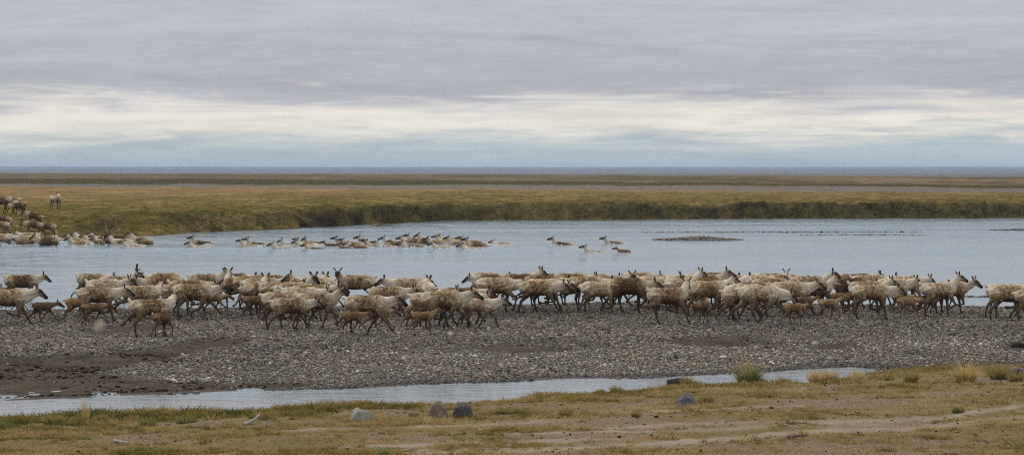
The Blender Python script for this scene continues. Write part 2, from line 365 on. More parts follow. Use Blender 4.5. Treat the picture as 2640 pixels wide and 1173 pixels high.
# ---------------------------------------------------------------- water
CREEK_M = water_material('creek_water', (.23, .235, .24), (.75, 2.2, 1), .07, False, .04)
RIVER_M = water_material('river_water', (.172, .212, .242), (.26, .10, 1), 1.0, True, .12)
def sheet(name, x0, x1, y0, y1, z, mat, nx=2, ny=2):
    X, Y = np.meshgrid(np.linspace(x0, x1, nx), np.linspace(y0, y1, ny))
    return link(name, mesh_np(name, np.stack([X, Y, X * 0 + z], -1).reshape(-1, 3), grid_faces(ny, nx), mat))
tag(sheet('creek', -24, 24, 40, 70, 0, CREEK_M), kind='structure')
tag(sheet('river', -140, 140, 80, 300, 0, RIVER_M), kind='structure')
s = NT('deep_ground'); s.bsdf((.12, .11, .08), .95)
tag(sheet('ground', -3900, 3900, -55, 12300, -.8, s.m), kind='structure')

# ---------------------------------------------------------------- far bank and tundra plain
EDGE_PX = [-700, -300, 0, 150, 270, 397, 482, 564, 717, 845, 922, 1050, 1153, 1320, 1935, 2640, 2950, 3400]
EDGE_V = [632, 626, 621, 614, 610, 608, 602, 597, 592, 586.5, 581, 574, 570, 568.6, 565, 562.5, 561.5, 561]
def shore(px): return FPX * ZC / (np.interp(px, EDGE_PX, EDGE_V) - HOR)
def plain_profile(px, Y, d):
    n1 = fbm(px * .004, px * 0 + .7, 91, 3)
    lip = FPX * 2.7 / (np.interp(px, [0, 700, 1320, 2640], [480, 483, 486, 493]) - HOR) * (1 + .03 * n1)
    bank2 = np.interp(px, [0, 800, 1400, 1900, 2640], [765, 765, 755, 690, 612]) * (1 + .05 * fbm(px * .006, px * 0 + 2.2, 95, 3))
    end = FPX * 2.45 / (np.interp(px, [-400, 0, 1320, 1700, 2640, 3000], [445, 445.4, 449.2, 451, 456, 458]) - HOR) * (1 + .04 * fbm(px * .01, px * 0, 97, 4))
    w = np.interp(px, [0, 330, 560, 800, 1000], [7.5, 6.5, 4.5, 3.0, 2.2]) * (1 + .35 * fbm(px * .02, px * 0 + 4, 99, 3))
    H = 1.42 + .13 * fbm(px * .008, Y * .05, 101, 3)
    f = 1 - np.exp(-np.maximum(d, 0) / w)
    steep = sst(300, 1000, px)
    g = sst(.0, 1.0, d / (w * 1.7))
    z = H * (f * (1 - steep) + g * steep)
    z = np.where(d < 0, d * .2, z)
    h2 = np.interp(px, [0, 900, 1500, 2640], [1.45, 1.4, 1.1, .6])
    z = z - (1.1 + .1) * sst(-6, 10, Y - lip) + h2 * sst(-12, 12, Y - bank2) + (1.45 - h2) * sst(20, 260, Y - bank2)
    z = z + .45 * np.exp(-((px - 165) / 45) ** 2 - ((Y - 1500) / 260) ** 2) + .5 * np.exp(-((px - 820) / 32) ** 2 - ((Y - 1350) / 200) ** 2) + .7 * np.exp(-((px - 1900) / 95) ** 2 - ((Y - 900) / 120) ** 2)
    z = z - 1.9 * sst(-60, 90, Y - end)
    return z, lip, bank2, end, w
PEAT = [((835, 548), 52, 1.1), ((905, 538), 36, 1.0), ((790, 556), 34, 1.0), ((1090, 545), 40, .35), ((240, 560), 60, .35), ((360, 558), 50, .25), ((1450, 545), 60, .6), ((1830, 540), 50, .6), ((2200, 538), 60, .6), ((1230, 532), 50, .5), ((1600, 552), 40, .5), ((2010, 545), 36, .6), ((2450, 545), 60, .5), ((1000, 555), 30, .7)]
def far_land():
    px = np.linspace(-620, 3260, 720)
    d = np.concatenate([np.linspace(-3, -.4, 4), np.linspace(0, 9, 60), np.linspace(9.4, 34, 60), np.geomspace(35, 230, 60), np.arange(233, 700, 4.0), np.geomspace(705, 11800, 100)])
    PX, D = np.meshgrid(px, d)
    jit = 2.2 * fbm(PX * .022, PX * 0 + 8, 103, 5) * np.exp(-np.maximum(D, 0) / 10)
    Y = shore(PX) + D + jit
    z, lip, bank2, end, w = plain_profile(PX, Y, D)
    X = gx(PX, Y)
    steep = sst(300, 1000, PX)
    facem = np.where(D < 0, 1, sst(1.05, .5, D / (w * 1.9)) * (.05 + .95 * steep) + (.34 + .8 * fbm(X * .22, Y * .22, 107, 5)) * (1 - steep) * sst(19, 5, D))
    sp_ = np.clip(z / 1.45, 0, 1); lump = facem * sst(0, 1.0, D) * np.clip(4.2 * sp_ * (1 - sp_), 0, 1)
    near = np.exp(-np.maximum(D, 0) / 160)
    z = z + lump * (.70 * fbm(X * .40, Y * .9, 111, 5, .62) + .95 * fbm(X * .10, Y * .3, 112, 3)) + near * sst(0, 2, D) * (.10 * fbm(X * .35, Y * .35, 113, 4) + .06 * fbm(X * 1.2, Y * 1.2, 117, 3)) + (1 - near) * .28 * fbm(X * .02, Y * .02, 119, 4) * sst(1900, 800, Y)
    # slumped peat hollows in the bank
    peat = np.zeros_like(z)
    vrow = HOR + FPX * (ZC - z) / Y
    for (cx_, cv), r, k in PEAT:
        sh = shore(cx_); yy = FPX * (ZC - .75) / (cv - HOR)
        q = np.exp(-(((PX - cx_) / r) ** 2 + ((Y - min(yy, sh + 3.2)) / 1.8) ** 2) * (1 + .8 * fbm(X * .9, Y * .9, 123, 3)))
        peat = np.maximum(peat, q * k); z = z - q * k * .95
    fl = sst(-10, 30, Y - bank2)
    grv = sst(-4, 14, Y - lip) * sst(-11, -22, Y - bank2) * (.75 + .5 * fbm(X * .02, Y * .01, 127, 3))
    flats = sst(-20, 120, Y - end)
    grv = np.maximum(np.clip(grv, 0, 1), flats * .8)
    face = np.clip(facem * (.85 + .7 * fbm(X * .3, Y * .5, 109, 4) + .9 * fbm(X * .045, Y * .2, 108, 3)) - .5 * sst(.8, 1.0, sp_) * sst(-2, 1, -D / w) + np.exp(-((Y - bank2) / np.interp(PX, [0, 1200, 1700], [16, 14, 10])) ** 2) * 1.1 + .25 * fl * fbm(X * .02, Y * .004, 131, 3), 0, 1)
    rng = sst(30, 190, D)
    at = dict(face=face, flat=fl * .8, gravel=grv, range=rng, peat=np.clip(peat * 1.2, 0, 1))
    me = mesh_np('tundra', np.stack([X, Y, z], -1).reshape(-1, 3), grid_faces(len(d), len(px)), TUN_M, attrs={k: v.ravel() for k, v in at.items()})
    tag(link('tundra', me), kind='structure')
    return dict(X=X, Y=Y, z=z, PX=PX, D=D, face=face, peat=peat, grv=grv)
FAR = far_land()
def bank_z(px, Y):
    d = Y - shore(px); return float(plain_profile(np.array(float(px)), np.array(float(Y)), np.array(float(d)))[0])

def far_hills():
    s = NT('distant_hill_cover'); p = s.n('ShaderNodeTexCoord').outputs['Object']
    col = s.ramp(s.noise(s.vmul(p, (1, .2, 6)), .004, 4, .6), [(.35, (.035, .04, .03)), (.65, (.07, .068, .05))]); s.bsdf(col, .95, .05)
    for nm, Y0, h, sd, dep in (('distant_hills', 9000, 12.0, 141, 900), ('distant_ridge', 6400, 3.6, 143, 500)):
        x = np.linspace(-.27, .27, 700) * Y0; r = np.linspace(0, 1, 7)
        Xg, R = np.meshgrid(x, r)
        top = h * (1 + .10 * fbm(Xg * .0006, Xg * 0, sd, 3) + .07 * fbm(Xg * .012, Xg * 0 + 3, sd + 1, 3)) - Xg * h * (.00002)
        Z = -1 + (top + 1) * sst(0, .5, R) * (1 - .15 * sst(.6, 1, R))
        tag(link(nm, mesh_np(nm, np.stack([Xg, Y0 + R * dep, Z], -1).reshape(-1, 3), grid_faces(len(r), len(x)), s.m)), kind='structure')
far_hills()

# ---------------------------------------------------------------- air
def haze():
    bm = bmesh.new(); bmesh.ops.create_cube(bm, size=1)
    for v in bm.verts:
        v.co = Vector((v.co.x * 7900, -60 if v.co.y < 0 else 12400, -1.8 if v.co.z < 0 else 17))
    me = bpy.data.meshes.new('haze'); bm.to_mesh(me); bm.free()
    m = bpy.data.materials.new('haze_air'); m.use_nodes = True; t = m.node_tree; t.nodes.clear()
    o = t.nodes.new('ShaderNodeOutputMaterial'); v = t.nodes.new('ShaderNodeVolumePrincipled')
    v.inputs['Color'].default_value = (.62, .74, 1.0, 1); v.inputs['Density'].default_value = .00010; v.inputs['Anisotropy'].default_value = .0
    t.links.new(v.outputs[0], o.inputs['Volume']); me.materials.append(m)
    tag(link('haze', me), kind='stuff')
haze()
# ---------------------------------------------------------------- loose cover: stones, turf, shrubs (points carrying instances)
HID = bpy.data.collections.new('sources')                 # instance sources, not linked to the scene
def scatter(name, P, scale, yaw, tint, sources, tiltx=None):
    n = len(P); me = bpy.data.meshes.new(name); me.vertices.add(n); me.vertices.foreach_set('co', np.asarray(P, np.float32).ravel())
    sc = np.asarray(scale, np.float32)
    if sc.ndim == 1: sc = np.repeat(sc[:, None], 3, 1)
    rot = np.zeros((n, 3), np.float32); rot[:, 2] = yaw
    if tiltx is not None: rot[:, :2] = tiltx
    for a, v, ty in (('sc', sc, 'FLOAT_VECTOR'), ('rot', rot, 'FLOAT_VECTOR')):
        at = me.attributes.new(a, ty, 'POINT'); at.data.foreach_set('vector', v.ravel())
    at = me.attributes.new('tint', 'FLOAT', 'POINT'); at.data.foreach_set('value', np.asarray(tint, np.float32))
    at = me.attributes.new('pick', 'INT', 'POINT'); at.data.foreach_set('value', np.random.default_rng(3).integers(0, len(sources), n).astype(np.int32))
    c = bpy.data.collections.new(name + '_source')
    for o in sources: c.objects.link(o)
    g = bpy.data.node_groups.new(name, 'GeometryNodeTree')
    g.interface.new_socket('Geometry', in_out='INPUT', socket_type='NodeSocketGeometry'); g.interface.new_socket('Geometry', in_out='OUTPUT', socket_type='NodeSocketGeometry')
    gi, go = g.nodes.new('NodeGroupInput'), g.nodes.new('NodeGroupOutput')
    ci = g.nodes.new('GeometryNodeCollectionInfo'); ci.inputs[0].default_value = c; ci.inputs[1].default_value = True; ci.inputs[2].default_value = True
    ip = g.nodes.new('GeometryNodeInstanceOnPoints'); ip.inputs['Pick Instance'].default_value = True
    def na(nm, ty):
        q = g.nodes.new('GeometryNodeInputNamedAttribute'); q.data_type = ty; q.inputs[0].default_value = nm; return q.outputs[0]
    er = g.nodes.new('FunctionNodeEulerToRotation')
    g.links.new(gi.outputs[0], ip.inputs['Points']); g.links.new(ci.outputs[0], ip.inputs['Instance'])
    g.links.new(na('pick', 'INT'), ip.inputs['Instance Index']); g.links.new(na('sc', 'FLOAT_VECTOR'), ip.inputs['Scale'])
    g.links.new(na('rot', 'FLOAT_VECTOR'), er.inputs[0]); g.links.new(er.outputs[0], ip.inputs['Rotation'])
    g.links.new(ip.outputs[0], go.inputs[0])
    o = link(name, me); md = o.modifiers.new('cover', 'NODES'); md.node_group = g
    return tag(o, kind='stuff')
def inst_tint(s): return s.n('ShaderNodeAttribute', {'attribute_name': 'tint', 'attribute_type': 'INSTANCER'}).outputs['Fac']

def pebble_material():
    s = NT('river_pebble'); t = inst_tint(s)                # tint: stone colour, +1 when wet
    wet = s.math('GREATER_THAN', t, 1.0); k = s.math('SUBTRACT', t, wet)
    dry = s.ramp(k, [(0, (.026, .021, .017)), (.15, (.070, .057, .043)), (.32, (.150, .123, .093)), (.48, (.250, .203, .147)), (.58, (.175, .168, .162)), (.72, (.37, .31, .23)), (.82, (.34, .215, .10)), (.88, (.44, .40, .33)), (1, (.62, .58, .51))])
    p = s.n('ShaderNodeTexCoord').outputs['Object']
    dry = s.mix(s.mapr(s.noise(p, 2.5, 3), .35, .65, 0, .3), dry, (.09, .08, .07))
    wc = s.n('ShaderNodeVectorMath', {'operation': 'SCALE'}, _0=dry); wc.inputs['Scale'].default_value = .45
    col = s.mix(wet, dry, wc.outputs[0])
    return s.bsdf(col, s.math('SUBTRACT', .9, s.math('MULTIPLY', wet, .45)), .12)
def stone_mesh(name, mat, seed, flat=.6, sub=1, rough=.25):
    bm = bmesh.new(); bmesh.ops.create_icosphere(bm, subdivisions=sub, radius=.5)
    r = random.Random(seed); o = Vector((seed * 3.1, 1.7, 2.2))
    for v in bm.verts:
        v.co *= 1 + rough * (noise.noise(v.co * 2.2 + o)); v.co.z *= flat; v.co.y *= .8
    me = bpy.data.meshes.new(name); bm.to_mesh(me); bm.free(); me.materials.append(mat)
    me.polygons.foreach_set('use_smooth', [True] * len(me.polygons)); return me
RNG = np.random.default_rng(11)
PEB_M = pebble_material()
PEB = [bpy.data.objects.new('pebble', stone_mesh('pebble', PEB_M, i, .55 + .1 * (i % 3))) for i in range(5)]
def wedge_points(n, y0, y1, k=.215):
    """even cover over the ground wedge the camera looks along, y0..y1"""
    u = RNG.random(n); Y = np.sqrt(y0 * y0 + u * (y1 * y1 - y0 * y0)); return (RNG.random(n) * 2 - 1) * k * Y, Y
def gravel():
    X, Y = wedge_points(420000, 50, 89)
    df = Y - e_far(X); keep = (df > -.35) & (Y < bar_end(X) + .8)
    X, Y, df = X[keep], Y[keep], df[keep]
    m = mud_mask(X, Y); clump = fbm(X * .8, Y * .5, 201, 4)
    dens = np.clip(1 - m * 1.25 + .3 * clump * (m > .1), 0, 1) ** 1.5
    dens = np.where(df < .15, dens * (.55 + 1.2 * clump), dens)
    keep = RNG.random(len(X)) < np.maximum(dens, .02)
    X, Y, df, m = X[keep], Y[keep], df[keep], m[keep]; n = len(X)
    s = .033 * np.exp(RNG.normal(0, .40, n)) * (1 + .35 * fbm(X * .3, Y * .3, 205, 3)) * np.where(m > .4, .7, 1)
    s = np.clip(s, .016, .13)
    wet = (df < .9 + 1.0 * fbm(X * .6, Y * .6, 207, 3)) | (RNG.random(n) < .9 * sst(-.4, .3, Y - bar_end(X)))
    band = fbm(X * .10, Y * .33, 209, 3)
    t = np.clip(RNG.beta(1.35, 1.75, n) + .22 * band - .13 * sst(71, 78, Y + 1.5 * fbm(X * .3, Y * .5, 213, 3)), 0, .999) + wet
    P = np.stack([X, Y, near_z(X, Y) + s * .12], 1)
    tz = RNG.normal(0, .35, (n, 2))
    scatter('gravel_stones', P, np.stack([s * RNG.uniform(.8, 1.5, n), s, s * RNG.uniform(.6, 1, n)], 1) * 1.15, RNG.random(n) * 6.28, t, PEB, tz)
    # a thin strew of stones along the near side of the creek and over the dirt
    X, Y = wedge_points(26000, 40, 64); d = e_near(X) - Y
    u = X * FPX / Y + CX
    k = np.exp(-np.abs(d - .25) / .42) * np.interp(u, [0, 560, 620, 880, 930, 1400, 2640], [.5, .6, 1.5, 1.6, .5, .7, .35]) * (d > -.4) + .015 * (d > 0)
    k *= .6 + .9 * fbm(X * .9, Y, 211, 3)
    q = RNG.random(len(X)) < k; X, Y, d = X[q], Y[q], d[q]; n = len(X)
    s = np.clip(.042 * np.exp(RNG.normal(0, .45, n)), .02, .12)
    scatter('bank_stones', np.stack([X, Y, near_z(X, Y) + s * .1], 1), np.stack([s * 1.3, s, s * .8], 1), RNG.random(n) * 6.28, np.clip(RNG.beta(1.6, 1.9, n), 0, .93) + (d < .1), PEB, RNG.normal(0, .3, (n, 2)))
gravel()
s = NT('dark_clod'); CLOD_M = s.bsdf(s.ramp(inst_tint(s), [(0, (.010, .007, .005)), (.6, (.030, .021, .014)), (1, (.085, .062, .042))]), .9, .03)
CLOD = [bpy.data.objects.new('clod', stone_mesh('clod', CLOD_M, 30 + i, .5, 1, .5)) for i in range(4)]
def clods():
    X, Y = wedge_points(90000, 50, 76); m = mud_mask(X, Y)
    q = (RNG.random(len(X)) < m * np.clip(.12 + 1.3 * fbm(X * .55, Y * 1.6, 251, 4), 0, 1)) & (Y > e_far(X) + .5); X, Y = X[q], Y[q]; n = len(X)
    s_ = np.clip(.030 * np.exp(RNG.normal(0, .5, n)), .012, .11)
    scatter('mud_clods', np.stack([X, Y, near_z(X, Y) + s_ * .12], 1), np.stack([s_ * RNG.uniform(1, 2.2, n), s_, s_ * 1.0], 1), RNG.normal(0, .5, n), np.clip(RNG.beta(1.2, 2.2, n), 0, 1), CLOD)
    # crumbs of dark soil and dead litter over the dry bank
    X, Y = wedge_points(34000, 37, 62, .205); d = e_near(X) - Y
    q = (d > .3) & (RNG.random(len(X)) < .06 + .7 * np.clip(fbm(X * .8, Y * 1.2, 255, 4), 0, 1)) & (RNG.random(len(X)) > .8 * track_mask(X, Y)); X, Y = X[q], Y[q]; n = len(X)
    s_ = np.clip(.017 * np.exp(RNG.normal(0, .5, n)), .008, .07)
    scatter('soil_crumbs', np.stack([X, Y, near_z(X, Y) + s_ * .2], 1), np.stack([s_ * RNG.uniform(1, 1.8, n), s_, s_ * 1.1], 1), RNG.normal(0, .6, n), np.clip(RNG.beta(1.2, 1.6, n), 0, 1), CLOD)
clods()

def blade_mesh(name, mat, seed, n, h, spread, lean, wd, plume=False):
    r = random.Random(seed); V, F = [], []
    for i in range(n):
        a = r.uniform(0, 6.283); q = spread * math.sqrt(r.random()); x, y = q * math.cos(a), q * math.sin(a)
        b = a + r.uniform(-.9, .9); ed = q / spread; hh = h * r.uniform(.35, 1.0) * (1.12 - .55 * ed * ed); l = lean * hh * (r.uniform(.1, .5) + .7 * ed); f = r.uniform(0, 6.283)
        wx, wy = math.cos(f) * wd * .5, math.sin(f) * wd * .5; k = len(V)
        for t, ww in ((0, 1), (.5, .8), (1, .12)):
            px, py, pz = x + l * t * t * math.cos(b), y + l * t * t * math.sin(b), hh * (t - .22 * (l / hh) * t * t)
            V += [(px - wx * ww, py - wy * ww, pz), (px + wx * ww, py + wy * ww, pz)]
        F += [(k, k + 1, k + 3, k + 2), (k + 2, k + 3, k + 5, k + 4)]
    me = bpy.data.meshes.new(name); me.from_pydata(V, [], F); me.materials.append(mat)
    return me
def grass_material(name, stops, inst=True):
    s = NT(name)
    if inst: t = inst_tint(s)
    else: t = s.noise(s.n('ShaderNodeTexCoord').outputs['Object'], 14, 3, .7)
    z = s.n('ShaderNodeSeparateXYZ', Vector=s.n('ShaderNodeTexCoord').outputs['Object']).outputs[2]
    col = s.ramp(t, stops)
    m = s.bsdf(col, .8, .05); b = next(n for n in s.t.nodes if n.type == 'BSDF_PRINCIPLED')
    tr = s.n('ShaderNodeBsdfTranslucent', Color=col); mx = s.n('ShaderNodeMixShader', Fac=.38, _1=b, _2=tr); s.t.links.new(mx.outputs[0], s.out.inputs[0])
    return m
TURF_M = grass_material('bank_turf', [(0, (.048, .070, .014)), (.3, (.110, .115, .024)), (.55, (.235, .170, .045)), (.8, (.36, .235, .080)), (1, (.46, .34, .16))])
TURF = [bpy.data.objects.new('turf', blade_mesh('turf', TURF_M, i, 22, .105, .10, 1.0, .012)) for i in range(5)]
def turf():
    X, Y = wedge_points(130000, 37, 64, .205); d = e_near(X) - Y
    v = veg_mask(X, Y); cl = fbm(X * 1.4, Y * 1.4, 221, 4)
    q = (RNG.random(len(X)) < v ** 1.3 * np.clip(.70 + 2.2 * cl, .04, 1)) & (d > .12); X, Y, v, d, cl = X[q], Y[q], v[q], d[q], cl[q]; n = len(X)
    u = X * FPX / Y + CX
    green = np.interp(u, [0, 900, 1400, 2640], [.42, .58, .70, .76]) + .55 * fbm(X * .5, Y * .7, 223, 3) + .12 * (d > 3)
    tint = np.clip(green + RNG.normal(0, .20, n) + .35 * fbm(X * 1.6, Y * 2.2, 225, 3), 0, 1)
    s = np.clip(.50 + 1.05 * v * np.exp(-np.maximum(d - 1.5, 0) / 3) + .6 * cl, .32, 2.0) * RNG.uniform(.7, 1.3, n)
    for rp, rv, rw in ((934, 1089, 72), (1131, 1080, 60), (1194, 1078, 52), (1771, 1047, 60), (2634, 970, 70)):
        k = 26; y = gy(rv, .25) + .1 + RNG.normal(0, .22, k) - .12; x = gx(rp + RNG.uniform(-.62, .62, k) * rw, gy(rv, .25))
        X, Y, s, tint = np.r_[X, x], np.r_[Y, y], np.r_[s, RNG.uniform(.4, .8, k)], np.r_[tint, np.clip(RNG.normal(.55, .2, k), 0, 1)]
    n = len(X)
    scatter('turf', np.stack([X, Y, near_z(X, Y) - .005], 1), np.stack([s * 1.2, s * 1.2, s], 1), RNG.random(n) * 6.28, tint, TURF)
turf()

SCRUB_M = grass_material('tundra_scrub', [(0, (.024, .019, .007)), (.25, (.062, .056, .013)), (.5, (.140, .110, .024)), (.75, (.245, .165, .042)), (1, (.38, .25, .08))])
SCRUB = [bpy.data.objects.new('scrub', blade_mesh('scrub', SCRUB_M, 40 + i, 40, .34, .34, .8, .055)) for i in range(5)]
def scrub():
    n = 60000
    px = RNG.uniform(-330, 2970, n); D = np.where(RNG.random(n) < .55, RNG.uniform(.2, 14, n), RNG.gamma(1.4, 38, n) + 2)
    i = (px + 620) / (3880) * 719; dg = FAR['D'][:, 0]; j = np.interp(D, dg, np.arange(len(dg)))
    ii, jj = np.clip(i.astype(int), 0, 718), np.clip(j.astype(int), 0, len(dg) - 2); fi, fj = i - ii, j - jj
    def bi(A): return (A[jj, ii] * (1 - fi) + A[jj, ii + 1] * fi) * (1 - fj) + (A[jj + 1, ii] * (1 - fi) + A[jj + 1, ii + 1] * fi) * fj
    X, Y, Z, fc, pt = bi(FAR['X']), bi(FAR['Y']), bi(FAR['z']), bi(FAR['face']), bi(FAR['peat'])
    cl = fbm(X * .5, Y * .5, 231, 4)
    q = (RNG.random(n) < np.clip((.45 + .9 * cl) * (1 - 1.4 * pt) * np.where(fc > .4, .65, .9), 0, 1)) & (Z > .03); X, Y, Z, fc, cl, D = X[q], Y[q], Z[q], fc[q], cl[q], D[q]; n = len(X)
    tint = np.clip(np.where(fc > .4, .27, .56) + .6 * cl + RNG.normal(0, .14, n) + .15 * sst(20, 90, D), 0, 1)
    s = RNG.uniform(.35, 1.0, n) * np.where(fc > .4, .55, .60)
    scatter('tundra_scrub', np.stack([X, Y, Z - .03], 1), np.stack([s * 1.3, s, s * .62], 1), RNG.random(n) * 6.28, tint, SCRUB)
scrub()
# ---------------------------------------------------------------- caribou builder
def rig(kind='adult', phase=0.0, lag=0.5, neck=0.0, headpitch=None, turn=0.0, tail=0.0, bulk=1.0, amp=1.0, tilt=0.0, seed=0, swim=False):
    """tubes of one posed caribou: list of (points, side radii, up radii, coat rows); faces +X, hooves at z = 0"""
    rn = random.Random(seed)
    calf = kind == 'calf'
    if calf:
        L, leg, th = 0.50, 0.66, 0.62          # torso length, leg length, thickness against an adult's
    else:
        L, leg, th = 1.0, 1.0, bulk
    tubes = []
    # coat rows: brown, dark, black, streak
    zt = 0.79 if not calf else 0.455
    dz = 1.0 if not calf else 0.46
    T = [(-.60, .055, .095, .085, (0, .0, 0, 0)), (-.55, .045, .165, .14, (.05, 0, 0, .1)), (-.45, .030, .218, .185, (.35, 0, 0, .5)),
         (-.30, .020, .240, .210, (.70, .0, 0, .9)), (-.10, .000, .250, .230, (.85, 0, 0, 1)), (.10, -.008, .256, .230, (.85, .0, 0, 1)),
         (.28, .010, .262, .212, (.72, 0, 0, .9)), (.42, .020, .238, .18, (.42, 0, 0, .6)), (.52, .020, .180, .145, (.15, 0, 0, .25)),
         (.60, .02, .10, .09, (.05, 0, 0, .1))]
    ct, st = math.cos(tilt), math.sin(tilt)
    def tor(x, z):                              # torso frame, pitched about its middle
        return (x * ct - z * st, 0.0, zt + x * st + z * ct)
    pts = [tor(a * L, b * dz) for a, b, *_ in T]
    tubes.append(['torso', pts, [t[3] * th * (.95 if calf else 1) for t in T], [t[2] * (th if not calf else .50) for t in T], [t[4] for t in T]])
    # tail
    tl = .15 if not calf else .09
    a = math.radians(-60 + 130 * tail)
    p0 = tor(-.565 * L, .13 * dz); p1 = (p0[0] - tl * .5 * math.cos(a) - .01, 0, p0[2] + tl * .5 * math.sin(a)); p2 = (p0[0] - tl * math.cos(a), 0, p0[2] + tl * math.sin(a))
    k = .6 if calf else 1
    tubes.append(['tail', [p0, p1, p2], [.05 * k, .055 * k, .025 * k], [.055 * k, .055 * k, .025 * k], [(0, 0, 0, 0)] * 3])
    # neck: 0 level, 1 raised, -1 lowered; turn > 0 to the animal's left
    nl = .40 if not calf else .24
    na = math.radians(20 + 34 * neck)
    b0 = tor(.40 * L, .03 * dz); hs = 1.0 if not calf else .66
    def bend(p, f):                             # swing a point sideways round the neck base
        x, y, z = p; q = turn * f
        dx = x - b0[0]
        return (b0[0] + dx * math.cos(q) - y * math.sin(q), dx * math.sin(q) + y * math.cos(q), z)
    poll0 = (b0[0] + nl * math.cos(na) + .05 * L, 0, b0[2] + nl * math.sin(na) + .06 * dz)
    mid0 = (b0[0] + (poll0[0] - b0[0]) * .5, 0, b0[2] + (poll0[2] - b0[2]) * .44)
    mid, poll = bend(mid0, .35), bend(poll0, .8)
    rr = .80 if not calf else .44
    tubes.append(['neck', [tor(.30 * L, .03 * dz), b0, mid, poll], [.15 * rr, .165 * rr, .13 * rr, .105 * rr], [.22 * rr, .235 * rr, .165 * rr, .115 * rr],
                  [(.45, 0, 0, .6), (.14, 0, 0, .5), (.08, 0, 0, .35), (.18, .10, 0, .2)]])
    # mane under the throat
    if not calf:
        m1 = bend((mid0[0] + .02, 0, mid0[2] - .10), .35)
        tubes.append(['mane', [tor(.50, -.10), m1, bend((poll0[0] + .02, 0, poll0[2] - .10), .8)], [.09, .075, .05], [.10, .09, .05],
                      [(.05, 0, 0, .3), (.0, 0, 0, .2), (.0, 0, 0, 0)]])
    # head
    hp = math.radians(-30 + 12 * neck) if headpitch is None else math.radians(headpitch)
    hd = turn * 1.25
    f = (math.cos(hp) * math.cos(hd), math.cos(hp) * math.sin(hd), math.sin(hp))
    side = (-math.sin(hd), math.cos(hd), 0)
    up = (-math.sin(hp) * math.cos(hd), -math.sin(hp) * math.sin(hd), math.cos(hp))
    def H(a, s, u): return tuple(poll[i] + hs * (f[i] * a + side[i] * s + up[i] * u) for i in range(3))
    dk = .45 if calf else .55
    tubes.append(['head', [H(-.055, 0, -.005), H(.0, 0, .0), H(.09, 0, -.005), H(.18, 0, -.018), H(.265, 0, -.03), H(.325, 0, -.036), H(.352, 0, -.040)],
                  [.055 * hs, .082 * hs, .084 * hs, .060 * hs, .048 * hs, .048 * hs, .026 * hs],
                  [.062 * hs, .092 * hs, .096 * hs, .076 * hs, .058 * hs, .056 * hs, .032 * hs],
                  [(.2, .2, 0, 0), (.35, .40, 0, 0), (.4, dk, 0, 0), (.4, dk + .2, .15, 0), (.3, .9, .55, 0), (.1, .6, 1, 0), (0, .5, 1, 0)]])
    for s in (-1, 1):
        e0, e1, e2 = H(-.03, s * .06, .06), H(-.075, s * .12, .115), H(-.10, s * .15, .165)
        tubes.append(['ear', [e0, e1, e2], [.032 * hs, .050 * hs, .018 * hs], [.022 * hs, .026 * hs, .014 * hs], [(.4, .5, 0, 0), (.5, .75, .2, 0), (.4, .9, .6, 0)]])
    eyes = [H(.085, s * .078, .028) for s in (-1, 1)]
    stubs = [H(-.01, s * .045, .08) for s in (-1, 1)]
    frame = (f, side, up, hs)
    # legs: keyed angles from straight down, forward positive
    F = [(12, 36, 30, 55), (0, 5, 2, 35), (-12, -26, -34, -5), (-2, 2, -85, -110), (14, 46, -40, -70), (14, 44, 10, 10)]
    B = [(44, -12, 16, 45), (24, -38, 4, 35), (0, -52, -34, 0), (8, -72, -58, -95), (42, -66, -8, -50), (52, -30, 6, 10)]
    C = [0, .22, .5, .62, .80, .92]
    def key(K, p):
        p %= 1.0
        for i in range(6):
            a, b = C[i], C[(i + 1) % 6] if i < 5 else 1.0
            if a <= p <= b:
                t = (p - a) / (b - a); t = t * t * (3 - 2 * t)
                return [K[i][j] + (K[(i + 1) % 6][j] - K[i][j]) * t for j in range(4)]
        return K[0]
    legs = [('F', 1, phase), ('F', -1, phase + .5), ('B', 1, phase + lag), ('B', -1, phase + lag + .5)]
    w = 1.0 if not calf else .55
    lt = 1.0 if not calf else .58
    hoofz = []
    for nm, s, ph in legs:
        ph += rn.uniform(-.03, .03)
        K = key(F if nm == 'F' else B, ph)
        K = [x * amp if i < 3 else x for i, x in enumerate(K)] if nm == 'F' else [24 + (K[0] - 24) * amp, -38 + (K[1] + 38) * amp, 4 + (K[2] - 4) * amp, K[3]]
        if nm == 'F':
            o = tor(.36 * L, -.05 * dz); o = (o[0], s * .105 * w, o[2]); ln = [.20, .26, .23, .10]
            ra = [.12, .074, .041, .029, .036]
            rows = [(.6, .05, 0, .6), (.7, .55, 0, .4), (.5, .85, 0, 0), (.4, .95, .1, 0), (.1, .6, .9, 0)]
        else:
            o = tor(-.39 * L, .04 * dz); o = (o[0], s * .105 * w, o[2]); ln = [.27, .31, .28, .10]
            ra = [.175, .125, .048, .029, .036]
            rows = [(.5, 0, 0, .6), (.75, .42, 0, .6), (.5, .82, 0, 0), (.4, .95, .1, 0), (.1, .6, .9, 0)]
        P = [o]
        sp = [s * .01, -s * .012, -s * .01, 0]
        for l, an, dy in zip(ln, K, sp):
            an = math.radians(an); q = P[-1]
            P.append((q[0] + leg * l * math.sin(an), q[1] + dy * w, q[2] - leg * l * math.cos(an)))
        R = [r * lt * (1 if i > 1 or not calf else .9) for i, r in enumerate(ra)]
        # split the long bones so the taper keeps a shank
        Q, RR, CC = [P[0]], [R[0]], [rows[0]]
